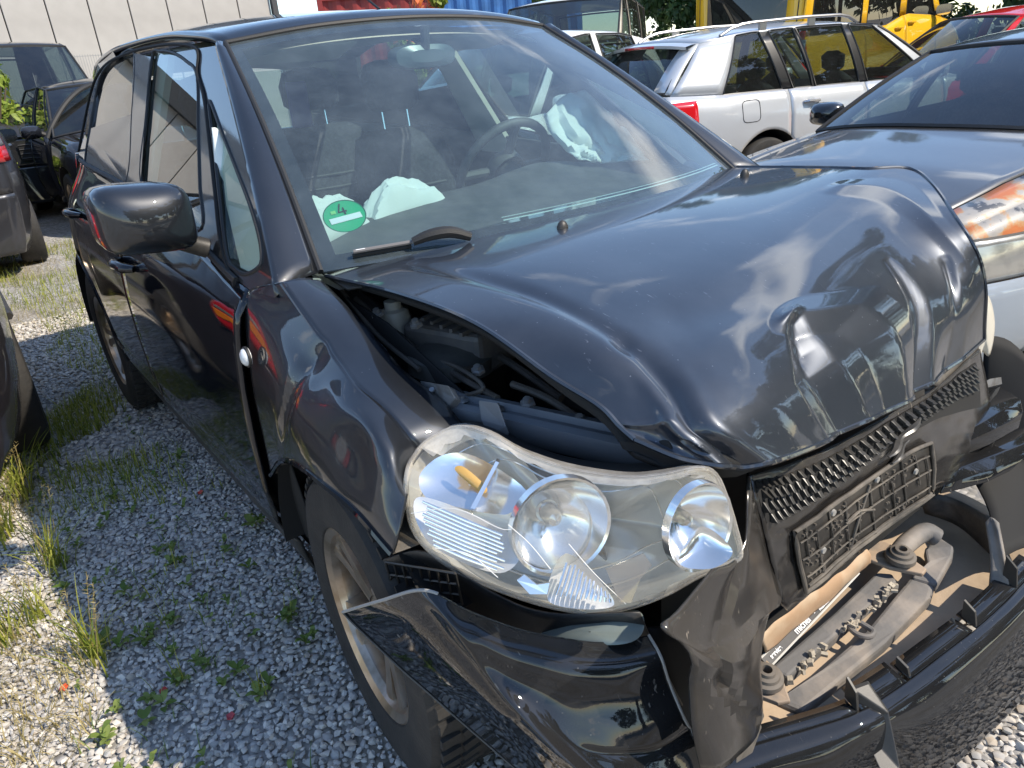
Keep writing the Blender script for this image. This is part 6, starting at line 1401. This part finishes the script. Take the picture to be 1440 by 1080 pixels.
# ------------------------------------------------------------------ yard: hall, fence, containers, trees
def hall():
    e = empty('hall', (-19.6, -6, 0)); tag(e, 'long beige metal clad hall with dark roof edge behind the cars on the left', 'building')
    clad = pbr('beige cladding', (.44, .415, .375), .6, bump=.05, col2=(.39, .365, .33), scale=1.2)
    x = 0; w = .86; y = 13.1; k = 0; proto = None
    while y > -34:
        if proto is None:
            proto = MB().box((0, 0, 2.35), (.06, w - .025, 4.7)).build('wall_panel', clad, e, smooth=False, bev=.012); o = proto
        else: o = proto.copy(); COL.objects.link(o)
        o.location = (0, y - w / 2, 0); y -= w; k += 1
    MB().box((-.08, -10.5, 2.3), (.05, 47, 4.6)).build('wall_core', pbr('joint dark', .10, .8), e, smooth=False)
    MB().box((-5, -10.5, 4.95), (10.6, 48, .5)).build('roof_edge', pbr('roof dark', .035, .5), e, smooth=False)
    MB().box((.06, 13.18, 2.35), (.16, .14, 4.7)).build('corner_post', pbr('post dark', .06, .5), e, smooth=False)
    MB().box((-6, 13.05, 2.35), (11.8, .06, 4.7)).build('end_wall', clad, e, smooth=False)
hall()
def fence():
    e = empty('mesh_fence', (-17.5, -6, 0)); tag(e, 'thin grey wire mesh fence in front of the beige hall', 'fence')
    m = pbr('wire grey', (.28, .29, .29), .5, metal=.5)
    post = None
    for k in range(9):
        if post is None: post = MB().box((0, 0, 1.12), (.06, .06, 2.24)).build('post', m, e, smooth=False); o = post
        else: o = post.copy(); COL.objects.link(o)
        o.location = (0, -6 + k * 2.5, 0)
    for k in range(8):
        mb = MB(); y0 = -6 + k * 2.5
        for i in range(50): mb.box((0, y0 + .025 + i * .05, 1.08), (.006, .006, 2.1))
        for z in (.15, .6, 1.1, 1.6, 2.1): mb.box((.006, y0 + 1.25, z), (.008, 2.5, .008))
        o = mb.build('mesh_panel', m, e, smooth=False); o['kind'] = 'stuff'
fence()
def container(name, label, loc, rz, col, L=6.06, H=2.6, Wd=2.44):
    e = empty(name, loc, radians(rz)); tag(e, label, 'container', 'shipping containers at the back')
    m = pbr('container ' + name, col, .5, col2=tuple(c * .75 for c in col), scale=3)
    for sg in (-1, 1):
        rows = []; n = 44
        for k in range(n + 1):
            x = -L / 2 + L * k / n; d = .0 if k % 4 < 2 else .04; rows.append([(x, sg * (Wd / 2 - d), .12), (x, sg * (Wd / 2 - d), H - .12)])
        MB().grid(rows, flip=sg > 0).build('corrugated_side', m, e, smooth=False)
        for z in (.06, H - .06): MB().box((0, sg * Wd / 2, z), (L, .10, .14)).build('rail', m, e, smooth=False)
        for s2 in (-1, 1): MB().box((s2 * L / 2, sg * Wd / 2, H / 2), (.14, .14, H)).build('corner_post', m, e, smooth=False)
    MB().box((0, 0, H - .05), (L - .02, Wd - .12, .05)).build('roof_sheet', m, e, smooth=False)
    for s2 in (-1, 1): MB().box((s2 * (L / 2 - .03), 0, H / 2), (.05, Wd - .14, H - .2)).build('door' if s2 > 0 else 'end_wall', m, e, smooth=False)
    return e
container('red_container', 'red corrugated container behind the roof of the black wreck', (lambda p: (p[0], p[1], 0))((-18.809,10.769,2.007)), 60, (.30, .035, .03), L=4.6, H=3.25)
container('blue_container', 'blue corrugated container at the back beside the flowering bush', (lambda p: (p[0], p[1], 0))((-16.258,12.246,1.776)), 60, (.045, .16, .42), L=3.4, H=3.3)
def trailer():
    e = empty('white_trailer', (lambda p: (p[0], p[1], 0))((-25.643,10.971,2.423)), radians(60)); tag(e, 'low white box trailer beside the hall', 'trailer')
    m = pbr('trailer white', (.62, .66, .70), .5)
    MB().box((0, 0, 1.65), (5.2, 2.3, 2.3)).build('box_body', m, e, smooth=False, bev=.03)
    MB().box((0, 0, 2.83), (5.26, 2.36, .07)).build('roof_edge', pbr('trailer trim', .4, .5), e, smooth=False)
    for x in (-1.2, -.3):
        for sg in (-1, 1): MB().lathe([(.05, .11), (.38, .11), (.42, .06), (.42, -.1)], (x, sg * 1.0, .42), (0, sg, 0), 20).build('tyre', TYRE, e)
    for x in (-1.9, 0, 1.9): MB().tube([(x, -1.17, 2.55), (x, -1.17, 2.8)], .03, 6).build('lashing_post', PLAST, e)
trailer()
BARK = pbr('bark', (.10, .075, .05), .9, bump=.8, bscale=20)
def crown_mesh(rng, n, rx, rz, leaf, clumps):
    """leaves in clumps through the crown's volume"""
    cs = []
    for k in range(clumps):
        a = rng.uniform(0, 6.28); c = rng.uniform(-1, 1); r = rng.random() ** .45; s_ = sqrt(max(0, 1 - c * c))
        cs.append((V((cos(a) * s_ * rx * r, sin(a) * s_ * rx * r, c * rz * r)), rng.uniform(.16, .34) * rx))
    v, f = [], []
    for i in range(n):
        c, r = cs[rng.randrange(clumps)]; d = V((rng.gauss(0, 1), rng.gauss(0, 1), rng.gauss(0, .8))); d.normalize(); p = c + d * r * rng.uniform(.55, 1.05)
        nn = (d + V((rng.uniform(-.8, .8), rng.uniform(-.8, .8), rng.uniform(-.3, .9)))).normalized(); a = nn.cross(V((rng.uniform(-1, 1), rng.uniform(-1, 1), .3))).normalized(); b = nn.cross(a); l = leaf * rng.uniform(.6, 1.3); o = len(v)
        v += [tuple(p - a * l), tuple(p + b * l * .5), tuple(p + a * l), tuple(p - b * l * .5)]; f.append((o, o + 1, o + 2, o + 3))
    mb = MB(); mb.v, mb.f = v, f; return mb
def trees():
    rng = random.Random(21); protos = []
    for k in range(3):
        mb = crown_mesh(rng, 13000, 2.6, 3.2, .13, 34); o = mb.build('crown', TREE, smooth=False); protos.append(o.data); bpy.data.objects.remove(o)
    tm = MB(); tm.tube([(0, 0, 0), (.05, 0, 1.5), (0, .08, 3.2), (.1, 0, 5.2)], [.26, .20, .15, .06], 10)
    for k in range(6):
        a = k * 1.05; z = 2.2 + k * .35; tm.tube([(0, 0, z), (cos(a) * .8, sin(a) * .8, z + .9), (cos(a) * 1.6, sin(a) * 1.6, z + 1.8)], [.09, .06, .02], 7)
    o = tm.build('trunk', BARK); tmesh = o.data; bpy.data.objects.remove(o)
    spots = [(-17, 22.5, 1.05), (-11, 24, 1.1), (-6, 24.5, 1.15), (-8.5, 19.5, .95), (-3.5, 19, 1.0), (-13.5, 20.5, .95), (-1.5, 23, 1.6), (3.5, 21, 2.0), (9, 20, 2.2), (14, 17, 2.2), (18, 12, 2.1), (20, 6, 2.0), (-24, 29, 1.3), (20.5, 0, 1.9)]
    words = ['dark leafy tree behind the blue container', 'leafy tree behind the beige people carrier', 'leafy tree left of the yellow van, far back', 'low leafy tree right behind the yellow van', 'low leafy tree right of the yellow van', 'low leafy tree between the blue container and the yellow van', 'leafy tree straight behind the yellow van', 'leafy tree behind the red hatchback', 'leafy tree at the right end of the view', 'leafy tree beyond the right edge, first of the row', 'leafy tree beyond the right edge, second of the row', 'leafy tree beyond the right edge, third of the row', 'leafy tree behind the red container', 'leafy tree beyond the right edge, last of the row']
    for i, ((x, y, s_), w) in enumerate(zip(spots, words)):
        e = empty('leafy_tree', (x, y, 0), rng.uniform(0, 6.28)); e.scale = (s_,) * 3; tag(e, w, 'tree', 'row of trees along the yard')
        c = bpy.data.objects.new('crown', protos[i % 3]); COL.objects.link(c); c.parent = e; c.location = (0, 0, 3.5)
        t = bpy.data.objects.new('trunk', tmesh); COL.objects.link(t); t.parent = e
    # shrubs
    def bush(name, lab, loc, rx, rz, n, leaf, mat, fl=None):
        e = empty(name, loc); tag(e, lab, 'bush'); crown_mesh(rng, n, rx, rz, leaf, 22).build('foliage', mat, e, smooth=False).location = (0, 0, rz * 1.02)
        for k in range(7): a = k * .9; MB().tube([(0, 0, 0), (cos(a) * rx * .3, sin(a) * rx * .3, rz), (cos(a) * rx * .6, sin(a) * rx * .6, rz * 1.6)], [.03, .02, .008], 6).build('stem', BARK, e)
        if fl:
            mb = crown_mesh(rng, 260, rx * 1.03, rz * 1.03, .09, 20); mb.build('blossom', fl, e, smooth=False).location = (0, 0, rz * 1.02)
    bush('green_bush', 'sunlit yellow green bush at the left edge below the black van', (-10.2, -.62, 0), .75, .95, 5200, .055, BUSH)
    bush('flowering_bush', 'green bush with orange blossoms between the red and blue containers', (lambda p: (p[0], p[1], 0))((-14.413,8.340,1.853)), .75, 1.65, 5200, .09, BUSH, leaf_material('orange blossom', (.75, .16, .04), (.85, .30, .08)))
    bush('dark_shrub', 'dark shrub against the blue container by the beige people carrier', (lambda p: (p[0], p[1], 0))((-11.576,9.289,1.630)), .55, 1.4, 4200, .08, TREE)
trees()
